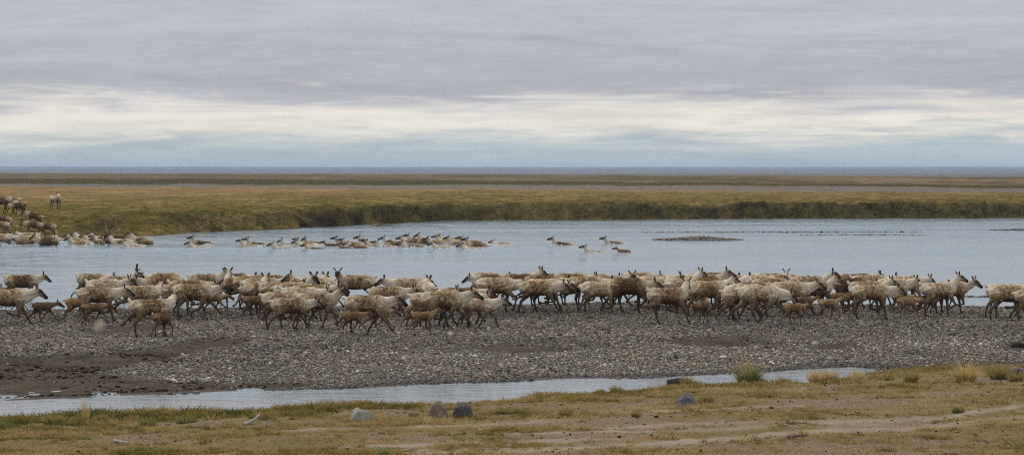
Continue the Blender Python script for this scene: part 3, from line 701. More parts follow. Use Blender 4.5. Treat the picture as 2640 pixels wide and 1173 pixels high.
        for i in range(1, 5):
            a, b = P[i - 1], P[i]
            if i in (2, 3):
                Q.append(tuple(a[j] * .45 + b[j] * .55 for j in range(3)))
                RR.append(R[i - 1] * .30 + R[i] * .52 if i == 2 else min(R[i - 1], R[i]) * .88)
                CC.append(tuple(rows[i - 1][j] * .35 + rows[i][j] * .65 for j in range(4)))
            Q.append(b); RR.append(R[i]); CC.append(rows[i])
        q = Q[-1]; hoofz.append(q[2] - R[4] * .8)
        tubes.append(['leg', Q, RR, [r * (1.15 if j < 2 else 1.08) for j, r in enumerate(RR)], CC])
    low = min(hoofz)
    if not swim:
        for t in tubes: t[1] = [(p[0], p[1], p[2] - low) for p in t[1]]
        eyes = [(p[0], p[1], p[2] - low) for p in eyes]; stubs = [(p[0], p[1], p[2] - low) for p in stubs]
    top = max(p[2] + r for p, r in zip(tubes[0][1], tubes[0][3]))
    return tubes, eyes, stubs, frame, top

def loft(bm, pts, rs, ru, n=10):
    if len(pts) >= 8:                            # round the trunk out with a spline
        A = np.array([list(p) + [a, b] for p, a, b in zip(pts, rs, ru)]); A = np.vstack([2 * A[0] - A[1], A, 2 * A[-1] - A[-2]]); B = []
        for i in range(1, len(A) - 2):
            for t in (0, .5): B.append(.5 * (2 * A[i] + (A[i + 1] - A[i - 1]) * t + (2 * A[i - 1] - 5 * A[i] + 4 * A[i + 1] - A[i + 2]) * t * t + (3 * A[i] - A[i - 1] - 3 * A[i + 1] + A[i + 2]) * t ** 3))
        B.append(A[-2]); B = np.array(B); pts, rs, ru = B[:, :3].tolist(), B[:, 3].tolist(), B[:, 4].tolist(); n = 14
    P = [Vector(p) for p in pts]
    rings = []
    for i, p in enumerate(P):
        t = (P[min(i + 1, len(P) - 1)] - P[max(i - 1, 0)]).normalized()
        ref = Vector((0, 1, 0)) if abs(t.y) < .8 else Vector((1, 0, 0))
        u = t.cross(ref).normalized(); v = u.cross(t).normalized()
        rings.append([bm.verts.new(p + v * (rs[i] * math.cos(a)) + u * (ru[i] * math.sin(a))) for a in (2 * math.pi * k / n for k in range(n))])
    for a, b in zip(rings, rings[1:]):
        for k in range(n): bm.faces.new((a[k], a[(k + 1) % n], b[(k + 1) % n], b[k]))
    for ring, p, q in ((rings[0][::-1], P[0], P[1]), (rings[-1], P[-1], P[-2])):
        c = bm.verts.new(p + (p - q).normalized() * min(rs[0 if p is P[0] else -1], ru[0 if p is P[0] else -1]) * .55)
        for k in range(n): bm.faces.new((ring[k], ring[(k + 1) % n], c))

def body_mesh(name, mat, spec):
    tubes, eyes, stubs, frame, top = rig(**spec)
    bm = bmesh.new()
    for nm, P, rs, ru, c in tubes: loft(bm, P, rs, ru)
    bmesh.ops.recalc_face_normals(bm, faces=bm.faces)
    me = bpy.data.meshes.new('tmp'); bm.to_mesh(me); bm.free()
    ob = bpy.data.objects.new('tmp', me); bpy.context.scene.collection.objects.link(ob)
    calf = spec.get('kind') == 'calf'
    m = ob.modifiers.new('r', 'REMESH'); m.mode = 'VOXEL'; m.voxel_size = .0105 if calf else .0155
    m = ob.modifiers.new('s', 'SMOOTH'); m.iterations = 3; m.factor = .5
    m = ob.modifiers.new('d', 'DECIMATE'); m.ratio = .36
    dg = bpy.context.evaluated_depsgraph_get()
    out = bpy.data.meshes.new_from_object(ob.evaluated_get(dg)); out.name = name
    bpy.data.objects.remove(ob); bpy.data.meshes.remove(me)
    n = len(out.vertices); V = np.empty(n * 3, np.float32); out.vertices.foreach_get('co', V); V = V.reshape(-1, 3)
    # coat by the nearest bones
    W = np.zeros(n); C = np.zeros((n, 4)); hd = np.zeros(n); fl = np.zeros(n)
    for nm, P, rs, ru, rows in tubes:
        for i in range(len(P) - 1):
            a, b = np.array(P[i]), np.array(P[i + 1]); d = b - a
            t = np.clip(((V - a) @ d) / (d @ d), 0, 1)
            q = a + t[:, None] * d; r = (ru[i] * (1 - t) + ru[i + 1] * t + rs[i] * (1 - t) + rs[i + 1] * t) * .5
            dist = np.linalg.norm(V - q, axis=1) / np.maximum(r, .01)
            wt = np.exp(-6 * np.maximum(dist - .85, 0)) * (1.0 if nm not in ('leg',) else .8)
            wt = wt ** 2
            W += wt; C += wt[:, None] * (np.array(rows[i]) * (1 - t)[:, None] + np.array(rows[i + 1]) * t[:, None])
            if nm == 'torso' and not calf:               # trunk coat darkens towards the underside
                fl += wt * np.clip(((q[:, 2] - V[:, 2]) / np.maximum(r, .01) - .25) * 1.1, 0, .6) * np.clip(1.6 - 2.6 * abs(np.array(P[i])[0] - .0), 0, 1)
            if nm == 'head' and i >= 1:
                upn = ((V - q) @ np.array(frame[2])) / np.maximum(r, .01)
                hd += wt * np.clip(upn * 1.2 - .15, -.5, 1)
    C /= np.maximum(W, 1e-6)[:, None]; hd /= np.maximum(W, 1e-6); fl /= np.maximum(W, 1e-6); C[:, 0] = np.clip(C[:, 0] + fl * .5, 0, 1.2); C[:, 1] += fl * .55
    C[:, 1] = np.clip(C[:, 1] + (hd * .85 if not calf else hd * .25), 0, 1)
    for e in eyes:
        d = np.linalg.norm(V - np.array(e), axis=1) / frame[3]
        C[:, 2] = np.maximum(C[:, 2], np.clip(1.4 - d / .042, 0, 1) * .85)
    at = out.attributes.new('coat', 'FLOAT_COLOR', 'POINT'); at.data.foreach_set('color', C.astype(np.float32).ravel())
    # tufted winter coat: a slight uneven surface
    rn = spec.get('seed', 0) * 7.3
    amp = .010 * (.5 if calf else 1)
    N = np.empty(n * 3, np.float32); out.vertices.foreach_get('normal', N); N = N.reshape(-1, 3)
    k = np.clip(1 - C[:, 1] * 1.3, 0, 1)
    for i in range(n):
        x, y, z = V[i]
        V[i] += N[i] * (amp * k[i] * (noise.noise((x * 9 + rn, y * 9, z * 7)) + .8 * noise.noise((x * 22 + rn, y * 22, z * 15))))
    out.vertices.foreach_set('co', V.ravel()); out.materials.clear(); out.materials.append(mat)
    out.polygons.foreach_set('use_smooth', [True] * len(out.polygons)); out.update()
    return dict(mesh=out, eyes=eyes, stubs=stubs, frame=frame, top=top, xs=(V[:, 0].min(), V[:, 0].max()))
# ---------------------------------------------------------------- the herd on the gravel bar
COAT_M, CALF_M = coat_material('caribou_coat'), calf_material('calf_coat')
s = NT('dark_eye'); EYE_M = s.bsdf((.012, .009, .008), .15, .5)
s = NT('velvet_antler'); VELVET_M = s.bsdf(s.ramp(s.noise(s.n('ShaderNodeTexCoord').outputs['Object'], 30, 3), [(.3, (.030, .020, .014)), (.7, (.075, .052, .036))]), .9, .1)
s = NT('bull_antler'); HORN_M = s.bsdf(s.ramp(s.noise(s.n('ShaderNodeTexCoord').outputs['Object'], 18, 4), [(.3, (.13, .085, .05)), (.7, (.30, .20, .12))]), .8, .2)
bm = bmesh.new(); bmesh.ops.create_icosphere(bm, subdivisions=1, radius=.020); EYE = bpy.data.meshes.new('eye'); bm.to_mesh(EYE); bm.free(); EYE.materials.append(EYE_M)

def antler_mesh(base, frame, s, kind):
    f, side, up, hs = (Vector(frame[0]), Vector(frame[1]), Vector(frame[2]), frame[3])
    B = Vector(base); bm = bmesh.new(); Q = lambda a, b, c: B + f * a + side * (b * s) + up * c
    if kind == 'stub':
        loft(bm, [Q(0, 0, 0), Q(-.06, .03, .10), Q(-.10, .06, .20), Q(-.10, .07, .27)], [.022, .024, .022, .016], [.022, .024, .022, .016], 7)
        loft(bm, [Q(-.01, .0, .02), Q(.05, .02, .07), Q(.08, .02, .12)], [.016, .016, .012], [.016, .016, .012], 6)
    elif kind == 'velvet':
        loft(bm, [Q(0, 0, 0), Q(-.16, .07, .14), Q(-.30, .14, .30), Q(-.30, .18, .50)], [.026, .026, .024, .016], [.026, .026, .024, .016], 7)
        loft(bm, [Q(-.01, .0, .02), Q(.09, .02, .10), Q(.17, .02, .20)], [.018, .018, .012], [.018, .018, .012], 6)
        loft(bm, [Q(-.20, .09, .18), Q(-.36, .10, .22), Q(-.44, .10, .30)], [.018, .016, .010], [.018, .016, .010], 6)
    else:
        loft(bm, [Q(0, 0, 0), Q(-.16, .14, .12), Q(-.34, .30, .24), Q(-.44, .38, .44), Q(-.40, .36, .66), Q(-.26, .30, .82), Q(-.16, .26, .90)], [.048, .050, .048, .045, .042, .045, .025], [.048, .050, .048, .045, .042, .055, .025], 8)
        loft(bm, [Q(-.01, .0, .02), Q(.14, -.01, .10), Q(.26, -.02, .20), Q(.30, -.02, .28)], [.036, .036, .034, .02], [.036, .045, .05, .02], 6)
        loft(bm, [Q(-.08, .07, .07), Q(.06, .14, .18), Q(.16, .18, .28)], [.018, .016, .010], [.018, .016, .010], 6)
        loft(bm, [Q(-.40, .36, .64), Q(-.30, .42, .80), Q(-.22, .44, .92)], [.034, .032, .02], [.034, .036, .02], 6)
        loft(bm, [Q(-.36, .32, .28), Q(-.48, .36, .28)], [.016, .009], [.016, .009], 6)
    bmesh.ops.recalc_face_normals(bm, faces=bm.faces)
    me = bpy.data.meshes.new('antler'); bm.to_mesh(me); bm.free()
    me.polygons.foreach_set('use_smooth', [True] * len(me.polygons)); me.materials.append(VELVET_M if kind != 'bull' else HORN_M); return me

TONES = {'w': (.12, .5), 'm': (.34, .7), 'b': (.60, .6), 's': (.36, 1.2), 'd': (.88, .6), 'p': (.02, .2)}
HEADS = {'n': (-.30, 0), 'u': (.28, 0), 'h': (.85, 0), 'l': (-.68, 0), 'v': (-.95, 0), 'a': (.45, .85), 'c': (.3, -.75), 'C': (.3, -1.15), 'A': (.2, 1.15)}
R_H = random.Random(5)
def put(name, r, loc, rotz, sc, color, label, category, group, eyes=True, antler=None, pitch=0.0):
    o = link(name, r['mesh'], None, loc, (0, pitch, rotz), (sc, sc, sc)); o.color = color
    tag(o, label, category, group)
    if eyes:
        for p in r['eyes']: link('eye', EYE, o, p, sc=(r['frame'][3],) * 3)
    if antler:
        for s_, p in zip((-1, 1), r['stubs']): link('antler', antler_mesh(p, r['frame'], s_, antler), o)
    return o
def pose(kind, head, facing, seed, tone, **kw):
    n_, t_ = HEADS[head]; rn = random.Random(seed * 31 + 7)
    sp = dict(kind=kind, phase=rn.random(), lag=rn.choice([.5, .5, .55, .3, .72]), neck=n_ + rn.uniform(-.30, .22), turn=(t_ + (rn.uniform(-.12, .12))) * (1 if facing == 'R' else -1),
              headpitch=rn.uniform(-36, -22) if head in 'nl' else None, tail=rn.choice([.1, .2, .35, .9]), bulk=rn.uniform(.88, 1.02), amp=rn.uniform(.95, 1.4), seed=seed)
    sp.update(kw); return sp
def herd(rows, kind, group, category, name, H):
    for k, line in enumerate(rows.strip().splitlines()):
        q, label = line.split('|'); q = q.split()
        cx, yb, yf = float(q[0]), float(q[1]), None if q[2] == '-' else float(q[2]); facing, yaw, head, tone = q[3], math.radians(float(q[4])), q[5], q[6]
        opt = dict(x.split('=') for x in q[7:]); seed = k + (500 if kind == 'calf' else 0)
        kw = {}; yaw += math.radians(R_H.uniform(-15, 15))
        if 'ph' in opt: kw['phase'] = float(opt['ph'])
        if 'tail' in opt: kw['tail'] = float(opt['tail'])
        r = body_mesh(name, CALF_M if kind == 'calf' else COAT_M, pose(kind, head, facing, seed, tone, **kw))
        top = r['top']; sc = float(opt.get('s', H * R_H.uniform(.97, 1.03)))
        zg = .25
        for _ in range(4):
            if yf: Y = FPX * (ZC - zg) / (yf - HOR); sc = min(max((yf - yb) * Y / FPX / top, .84 * H), 1.14 * H)
            Y = FPX * (ZC - zg - top * sc) / (yb - HOR)
            X = gx(cx, Y); zg = max(float(near_z(X, Y)), -.12)
        t, sm = TONES[tone]; t += R_H.uniform(-.10, .10); sm += R_H.uniform(-.15, .15)
        put(name, r, (X, Y, zg - .015), yaw if facing == 'R' else math.pi - yaw, sc, (max(t, 0), max(sm, 0), .5, 1), label, category, group, antler=opt.get('ant'))
ADULTS = '''
-74 735 - R 0 n m|caribou mostly outside the left edge with only its black nose in view
15 741 840 R 0 n m ph=.1|pale grey caribou cut by the left edge, one foreleg swinging forward
53 706 - R 5 n b|brown backed caribou standing apart against the river above the leftmost calf
238 703 - R 0 l m tail=.9|rearmost caribou of the left bunch, dark tail raised against the river
270 717 - R 5 u w|pale caribou with raised white ears behind the long spotted cow at left
250 737 830 R 0 n m s=1.06 ph=.62|long spotted cow striding in profile right of the leftmost running calf
300 709 - R 12 u m ant=stub|caribou with two short dark velvet antlers against the river
362 733 - R 15 A w|white necked caribou seen from behind, between spotted cow and dark striding cow
425 701 - L 5 n m|tan backed caribou facing left in the rear row by the velvet antlers
420 711 - L -5 n b|brown backed caribou facing left just in front of the rearmost tan one
455 730 815 R 0 n m ph=.78|large brown flanked cow in full stride with clear white neck, left of centre-left bunch
388 768 868 R 28 a s tail=1 ph=.2|streaky cow with raised white tail looking away, lowest on the gravel at left
500 728 - R 5 n s|caribou with black muzzle half hidden behind the large striding cow
485 719 - R 0 n b|brown strip of back behind the large striding cow
525 704 - R 8 u m|caribou holding up dark ears at the water side of the left bunch
608 712 797 L 40 a b ph=.25|stocky brown caribou turned head on among the legs at left
602 702 - R 0 l d|dark streaked back nearest the river beside the stocky head-on caribou
650 709 - R 0 l b|low brown back in the rear, between two pale rumps
652 722 812 R 48 u m ph=.3|caribou seen rump first with mottled round hindquarters
675 713 - R 5 n m|caribou with dark upright ears facing right at the rear, left of the left-facing face
692 706 - R 0 l b|thin tan back at the river edge behind the dark eared caribou
718 724 - R 5 n m|caribou with white rump patch between the rump-first cow and the dark back
760 727 - R 0 n s|dark streaked back showing above the long pale cow
775 737 - R 0 n w ph=.4|long pale cow with brown face mask in the middle row
728 749 845 R 0 l m tail=.6 ph=.55|cow with very dark hind legs stretched back, behind the small trotting cow
747 764 853 R 0 n s tail=.5 ph=.35|small trotting cow with white rump and near black face, front row
815 752 848 R 8 c m ph=.9|cow with thick white neck overlapping the tail of the dark legged cow
945 757 862 R 0 n s tail=.7 ph=.5|streaky brown cow with black nose in full trot, front row centre-left
795 716 - R 38 u m|caribou seen from behind with pale rump in the rear row
801 731 - R 0 n b|second dark face just ahead of the long pale cow
814 712 - L 0 u w|white caribou looking left with dark muzzle lifted above the backs
775 716 - R -70 u m|face of a caribou coming head on, two ears spread, between pale backs
921 706 792 L 0 C m ph=.25|mottled cow standing side on with its face turned to the viewer
1055 712 - L 0 n w|pale cow facing left with both ears spread against the river
1098 723 - L 55 A w|white rumped caribou seen from behind beside the left facing pale cow
1000 735 826 R 0 n m|spotted tan cow behind the streaky trotting one, head hidden
1110 750 845 R 0 u m tail=.6 ph=.15|round bodied cow with white tail and lifted head above an orange calf
1140 747 - R 0 n m tail=.6|cow whose white tail shows behind the round bodied cow
1185 748 843 R 0 l w ph=.85|long necked grey cow with sloping dark nose, front right of the left bunch
1185 738 - R 0 n b|brown patched caribou with narrow head ahead of its bunch, above the grey cow
1232 766 840 R 5 n p ph=.95|white headed cow at the right tip of the left bunch
1266 704 778 L 0 n b ph=.3|brown cow walking left against the flow, head against open water
1255 700 - R 0 l w|pale back behind the brown left walking cow
1280 711 - R 0 n w|caribou with white neck crossing in front of the left walking cow's rump
1335 703 - R 5 u b|dark chestnut caribou with black ears turned from the river
1400 707 - R 0 l b|ginger backed caribou with white rump behind the dark bellied cow
1425 702 - R 0 l m|thin tan back at the water line above the ginger one
1470 701 - R 0 l m|mottled back at the water line right of the dark bellied cow
1386 721 808 R 0 n m ph=.6|dark bellied cow walking alone in front, first of the right bunch
1402 716 - R 5 l p|white chest behind the face of the dark bellied cow
1510 711 800 R 0 n m ph=.55|tan cow with long hind leg stretched back, behind two walking cows
1532 703 - R 0 l m|long mottled back in the rear row with a dark face beyond it
1545 722 810 R 0 n w ph=.7|white shouldered cow with brown saddle striding, dark muzzle low
1572 708 - R 0 c m|caribou peeping over the backs with two dark ears, right of the saddle cow
1618 714 - R 8 n d|dark brown cow with white rump patch in the middle row
1688 711 800 R 0 n w ph=.5|white necked cow with pale hind leg thrust back, middle row
1720 738 836 R 22 a s tail=1 ph=.6|streaky grey cow with tail up and white back of head, front row right bunch
1645 699 - R 0 n w|pale humped back reaching highest in the rear row
1690 706 - R 0 n w|white backed caribou with three ear tips behind the white necked cow
1755 713 - R 0 n p|whitish back behind the raised head of the streaky grey cow
1820 723 815 R 5 l m ph=.05|broad tan cow walking with low head in front of a small standing calf
1830 721 - R 0 u w|caribou with tall white neck and dark nose above the broad tan cow
1825 714 - R 0 n b|red brown back just behind the tall white neck
1818 702 - R 0 n b|tan back with white rump, rear row right of centre
1752 707 - R 5 u p|small white face between two tan backs in the rear row
1850 700 - R 0 l d|dark brown strip of back nearest the water, right bunch
1815 705 - R 0 h m|caribou with the highest held head and big ears in the right bunch
1868 704 - R 0 n d|caribou with nearly black long face laid level against the water
1905 740 828 R 25 n m tail=.6 ph=.45|tan rumped cow partly behind the white necked low headed cow
1960 733 832 R 5 v w ph=.0|white necked cow pushing its head down low, front of right bunch
1940 724 - R 0 n b|caribou with brown back and white neck above the low headed cow
1920 729 - R 0 l p|white back squeezed between the tan rumped and brown backed cows
1985 714 - R 0 l m|tan back in the third row right of the black faced one
2020 705 - R 0 l m|long caribou with dark patches on its back, neck sloping down
1985 702 - R 0 A m|head seen three quarter from behind with two ears against the water
1955 707 - R 0 l w|pale back at the rear between black face and three quarter head
2035 722 - R 5 n w|white and grey cow looking down over a dark calf
2085 709 - R 0 u m|caribou with spread ears behind the dark blotched cow
2100 723 812 R 18 h s ph=.3|dark blotched cow with upright white neck, right of the calves
2195 713 800 R 0 l d ph=.4|solid brown cow without visible head, right of the dark blotched cow
2242 706 - R 0 n m|long tan back at the rear of the right bunch
2205 703 - R 0 n d|pair of dark ears just above the long tan back
2235 722 812 R 0 u m ph=.25|tan cow with lifted ears just behind the front walking cow at right
2245 730 823 R 10 n m ph=.65|golden tan cow walking in front with foreleg reaching, right bunch
2300 716 - R 5 n w|white shouldered caribou with drooping black muzzle above two calves
2332 707 - R 0 l w|big pale cow with lowered neck at the right tip of the right bunch
2428 727 808 R 45 n m ph=.35|mottled round rump beside the lone white faced cow
2450 723 810 R 10 c m ph=.2|cow with brown tufts and black nose looking out, walking apart at right
2418 725 - R 10 h w|pair of pale ears rising behind the cow walking apart
2600 734 826 R 5 l m ph=.55|streaky pale cow with dark hind leg raised near the right edge
2592 728 - R 0 n w|caribou with spread ears behind the streaky cow at the right edge
2662 743 828 R 8 n m ph=.3|brown tufted caribou cut by the right edge of the picture
'''
CALVES = '''
35 748 805 R 0 n m|orange calf mostly hidden between the two leftmost cows
110 776 826 R 0 n b ph=.0|dark brown calf galloping alone at far left
196 765 830 R 10 u m ph=.1|ginger calf with lifted head beside the long spotted cow
243 779 827 R 5 n b|darker calf running just ahead of the ginger one
417 803 869 R 50 a b tail=1|brown calf with white tail beside the streaky looking-away cow
550 754 812 R 0 n m tail=1 ph=.45|tan calf with upright tail in front of the stocky head-on caribou
655 760 824 R 5 n b ph=.3|rusty calf half hidden by the dark legged cow
908 800 853 R 10 n b tail=1|calf behind the streaky trotting cow, only tail and legs clear
975 792 846 R 0 n m|yellowish calf chest showing in front of the streaky trotting cow
1074 783 842 R 20 n m|calf rump with orange patch behind the round bodied cow
1090 800 863 R 8 u m tail=1 ph=.2|orange backed calf with white tail under the round bodied cow
1682 746 795 R 0 n m ph=.9|orange calf rump behind the streaky grey cow
1770 752 802 R 0 n m|yellow calf neck ahead of the streaky grey cow
1808 774 835 R 55 a b|small brown calf seen from behind under the broad tan cow
2032 752 806 R 0 n b|dark calf in shade of the white and grey cow
2045 779 827 R 5 n m tail=.9|deep orange calf with white rump, first of the calf row
2070 763 817 R 0 n b ph=.0|rust coloured calf galloping ahead of the deep orange one
2135 768 824 R 8 u m ph=.35|bright ginger calf with white rump patch under the dark blotched cow
2155 755 806 R 0 l m|orange strip of calf back behind the bright ginger calf
2172 752 800 R 0 n b|brown calf face near the solid brown cow's chest
2340 764 819 R 5 n m ph=.65|ginger calf trotting below the white shouldered caribou
2385 759 804 R 0 u b ph=.5|brown calf stretching its head up toward the mottled round rump
2322 752 801 R 0 l m|orange calf back just above the trotting ginger calf
'''
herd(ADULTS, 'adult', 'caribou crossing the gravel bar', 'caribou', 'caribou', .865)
herd(CALVES, 'calf', 'calves running with the herd', 'calf', 'caribou_calf', 1.0)

# ---------------------------------------------------------------- swimmers: nose column, water row, lift of the back, head, tone, [heading]
SW = [body_mesh('caribou', COAT_M, dict(swim=True, kind='adult', neck=[.75, .95, .6, 1.1, .8, .55, .9, .7, 1.3, .2][i], headpitch=[-8, 2, -12, -4, 6, -6, -14, 4, -16, -2][i], tilt=[.06, .1, .03, .12, .07, .04, .08, .05, .16, .06][i],
      turn=[0, .15, -.2, .1, 0, -.1, .5, .2, -.1, -.5][i], tail=[.4, .6, .3, .9, .5, .2, .6, .4, .7, .8][i], phase=i / 10, seed=900 + i, bulk=.95 + .015 * i)) for i in range(10)]
SC = [body_mesh('caribou_calf', CALF_M, dict(swim=True, kind='calf', neck=.45 + .2 * i, headpitch=-4, tilt=.06, seed=950 + i, phase=.3 * i)) for i in range(3)]
SWIM = '''
163 627 .42 8 m|caribou wading with head turned left, farthest left of the pale wading group
178 619 .40 2 w|pale caribou behind the wading group near the splash
165 630 .26 0 m|low lying caribou with grey flank nearest us in the left wading group
184 617 .34 6 w|pair of pale ears at the back of the left wading group
204 622 .34 5 w|pale caribou between ear tips and the dark headed wader
222 620 .36 1 p|white caribou in the second rank of the left wading group
228 626 .36 7 w|wading caribou with dark face just left of the antlered bull
268 629 .40 2 p|white rumped caribou in front of the antlered bull
304 635 .16 4 p|pale swimmer low in the water, right end of the wading group
323 628 .52 1 m|large grey caribou wading out with its belly line showing, right of the bull
482 630 .30 3 d|dark faced swimmer with brown back, farther of the lone pair at left
475 636 .12 0 w|pale swimmer nearest in the lone pair at left
608 634 .20 1 w|long white swimmer of the close pair left of the main line
625 630 .20 3 b|dark faced swimmer behind the long white one
688 641 .16 0 w|pale swimmer alone in front, first below the main line
714 629 .16 2 w|white necked swimmer leading the far side of the main line
750 632 .16 5 p|white backed swimmer close behind the leading neck
753 628 .18 4 m|dark headed swimmer beside the white backed one
776 627 .18 6 b|swimmer with dark level head and upturned tail, far side
773 642 .14 0 b|tan swimmer in the near row with a calf at its flank
852 629 .24 1 d|first dark face of the dense middle group
870 630 .22 7 m|second face tucked behind the first dark face
883 638 .20 2 m|tan faced swimmer at the near left of the dense group
911 628 .26 3 b|dark head lifted over tan back in the dense group
932 635 .22 1 w|white necked swimmer behind the calf in the dense group
956 636 .16 4 w|swimmer with dark nose between white neck and long tan body
975 629 .28 0 m|swimmer holding a long dark face above the tan body
1020 626 .28 5 b|dark face at the back of the group, left of the tallest ears
1039 625 .34 3 d|dark swimmer with the tallest ears of the dense group
1022 637 .20 2 b|brown patched swimmer in front, right part of the dense group
1066 627 .40 8 d|dark necked caribou standing upright out of the water
1093 628 .26 6 m|caribou looking back over its shoulder right of the upright one
1112 623 .26 7 w|small pale head behind the shoulder looking caribou
1121 621 .26 2 b|brown head farthest back in the right half of the group
1101 640 .18 0 w|white bodied swimmer with near black face, nearest at right of the dense group
1142 630 .28 3 m|swimmer with long raised neck standing clear above others
1175 628 .26 4 b|dark face just behind the long raised neck
1176 641 .14 5 p|cream swimmer in front at the right end of the main group
1188 635 .30 1 b|big brown swimmer last but one in the main group
1258 627 .12 9 w|pale back of the very last swimmer with head down
1411 631 .24 3 d|grey brown caribou alone in open water with upright neck
1546 628 .20 1 b|caribou wading alone, nearest the gravel island
1493 649 .14 1 w|lone pale swimmer with a calf behind it, right of the main group
'''
def swim():
    for k, line in enumerate(SWIM.strip().splitlines()):
        q, label = line.split('|'); nx, yw, up_, iv, tone = q.split(); r = SW[int(iv)]
        Y = gy(float(yw)); t, sm = TONES[tone]; sc = R_H.uniform(.86, .98)
        X = gx(float(nx), Y) + r['xs'][1] * sc * .97
        put('caribou', r, (X, Y, float(up_) * .80 - r['top'] * sc), math.pi + R_H.uniform(-.14, .14), sc, (max(0, t + R_H.uniform(-.1, .1)), sm * .6, .5, 1), label, 'caribou', 'caribou swimming the river')
    for k, line in enumerate('''27 629 .20 0|orange calf head at the far left of the shallows
87 627 .22 1|calf head beside the brown wading caribou near the splash
228 631 .24 2|dark calf in front of the dark faced wader
252 628 .26 1|orange calf face in front of the antlered bull
352 630 .22 0|orange calf wading under the large grey caribou
824 634 .14 1|calf head above the flank of the tan near-row swimmer
862 640 .10 2|dark calf head trailing the tan near-row swimmer
900 640 .12 0|dark brown calf swimming at the near left of the dense group
925 632 .22 1|calf head up between tan faced and white necked swimmers
996 633 .16 2|calf snout above water before the brown patched swimmer
1578 650 .14 0|calf swimming behind the lone pale swimmer'''.splitlines()):
        q, label = line.split('|'); nx, yw, up_, iv = q.split(); r = SC[int(iv)]; Y = gy(float(yw))
        put('caribou_calf', r, (gx(float(nx), Y) + r['xs'][1] * .97, Y, float(up_) - r['top'] * .98), math.pi + R_H.uniform(-.3, .3), 1.0, (.62 if k % 2 else .45, .3, .5, 1), label, 'calf', 'calves in the river')
swim()

# ---------------------------------------------------------------- animals on the far bank and in the shallows at left
BANK = '''
5 551 504 L 10 n b 0 - .25|brown caribou cut by the left edge at the top of the far bank
34 542 506 L 0 n m 0 - .7|pale rumped caribou standing behind two others on the bank top
27 551 515 L 5 l m 0 - .4|small caribou among the legs of the bank top group
46 556 522 L -20 l d 8 stub .1|dark caribou with short antlers heading down the bank crest
90 588 549 L 0 u d -14 velvet .55|dark brown bull with branched velvet antlers climbing the slope
88 609 574 L 0 l b -10 stub .6|caribou head down scrambling up the bank below the dark bull
123 612 577 L 0 l b -8 - .5|brown caribou with white tail leaving the water in a splash
143 541 502 R 62 A w 0 - .25|single pale caribou standing apart on the grass, rump to us
8 594 555 L 0 n b -12 - .4|brown caribou with white tail climbing at the left edge, upper one
3 609 568 L 0 n m -10 - .7|caribou with white rump climbing at the left edge, lower one
6 636 600 L 15 n w 0 - .3|white rumped caribou wading at the very left edge
66 642 604 L 0 n w 0 - .6|white wading caribou with dark nose stretched left under the bank
76 632 598 L 0 u w 0 - .2|pale caribou with muzzle lifted behind the white wading one
125 646 609 L 5 u d 0 - .8|dark maned brown caribou wading before the splash
118 636 606 L 0 n b 0 - .9|reddish back of a caribou behind the dark maned one
312 640 605 L 5 c d 0 bull .3|bull with tall curved antlers wading in the shallows
'''
def bank_animals():
    for k, line in enumerate(BANK.strip().splitlines()):
        q, label = line.split('|'); cx, yf, yb, facing, yaw, head, tone, pitch, ant, ph = q.split(); cx, yf, yb = float(cx), float(yf), float(yb)
        r = body_mesh('caribou', COAT_M, pose('adult', head, facing, 700 + k, tone, phase=float(ph), amp=.8 if k not in (1, 7) else .35, tilt=math.radians(-float(pitch)), headpitch=(-18 if ant == 'bull' else None)))
        sc = 1.0 if k != 2 else .8
        Y = 200.0                                          # range at which the animal has its size in the photograph
        Y = r['top'] * sc * FPX / max(yf - yb, 1) if yf - yb > 25 else 190.0
        Y = min(max(Y, 168.0), 235.0); wade = k >= 10
        if wade: Y = gy({10: 630, 11: 628, 12: 622, 13: 632, 14: 624, 15: 623}[k]); z = ZC - r['top'] * sc - (yb - HOR) * Y / FPX
        else:
            # walk along the sight line until the hooves meet the ground
            best = min((abs(bank_z(cx, y) - (ZC - (yf - HOR) * y / FPX)), y) for y in np.arange(shore(cx) - 1.0, shore(cx) + 30, .25))
            Y = best[1]; z = bank_z(cx, Y); sc = min(max((yf - yb) * Y / FPX / r['top'], .8), 1.2)
        t, sm = TONES[tone]
        put('caribou', r, (gx(cx, Y), Y, z - .02), math.radians(float(yaw)) if facing == 'R' else math.pi - math.radians(float(yaw)), sc, (t, sm * .6, .5, 1), label, 'caribou', 'caribou on the far bank' if not wade else 'caribou wading off the far bank', antler=None if ant == '-' else ant)
bank_animals()
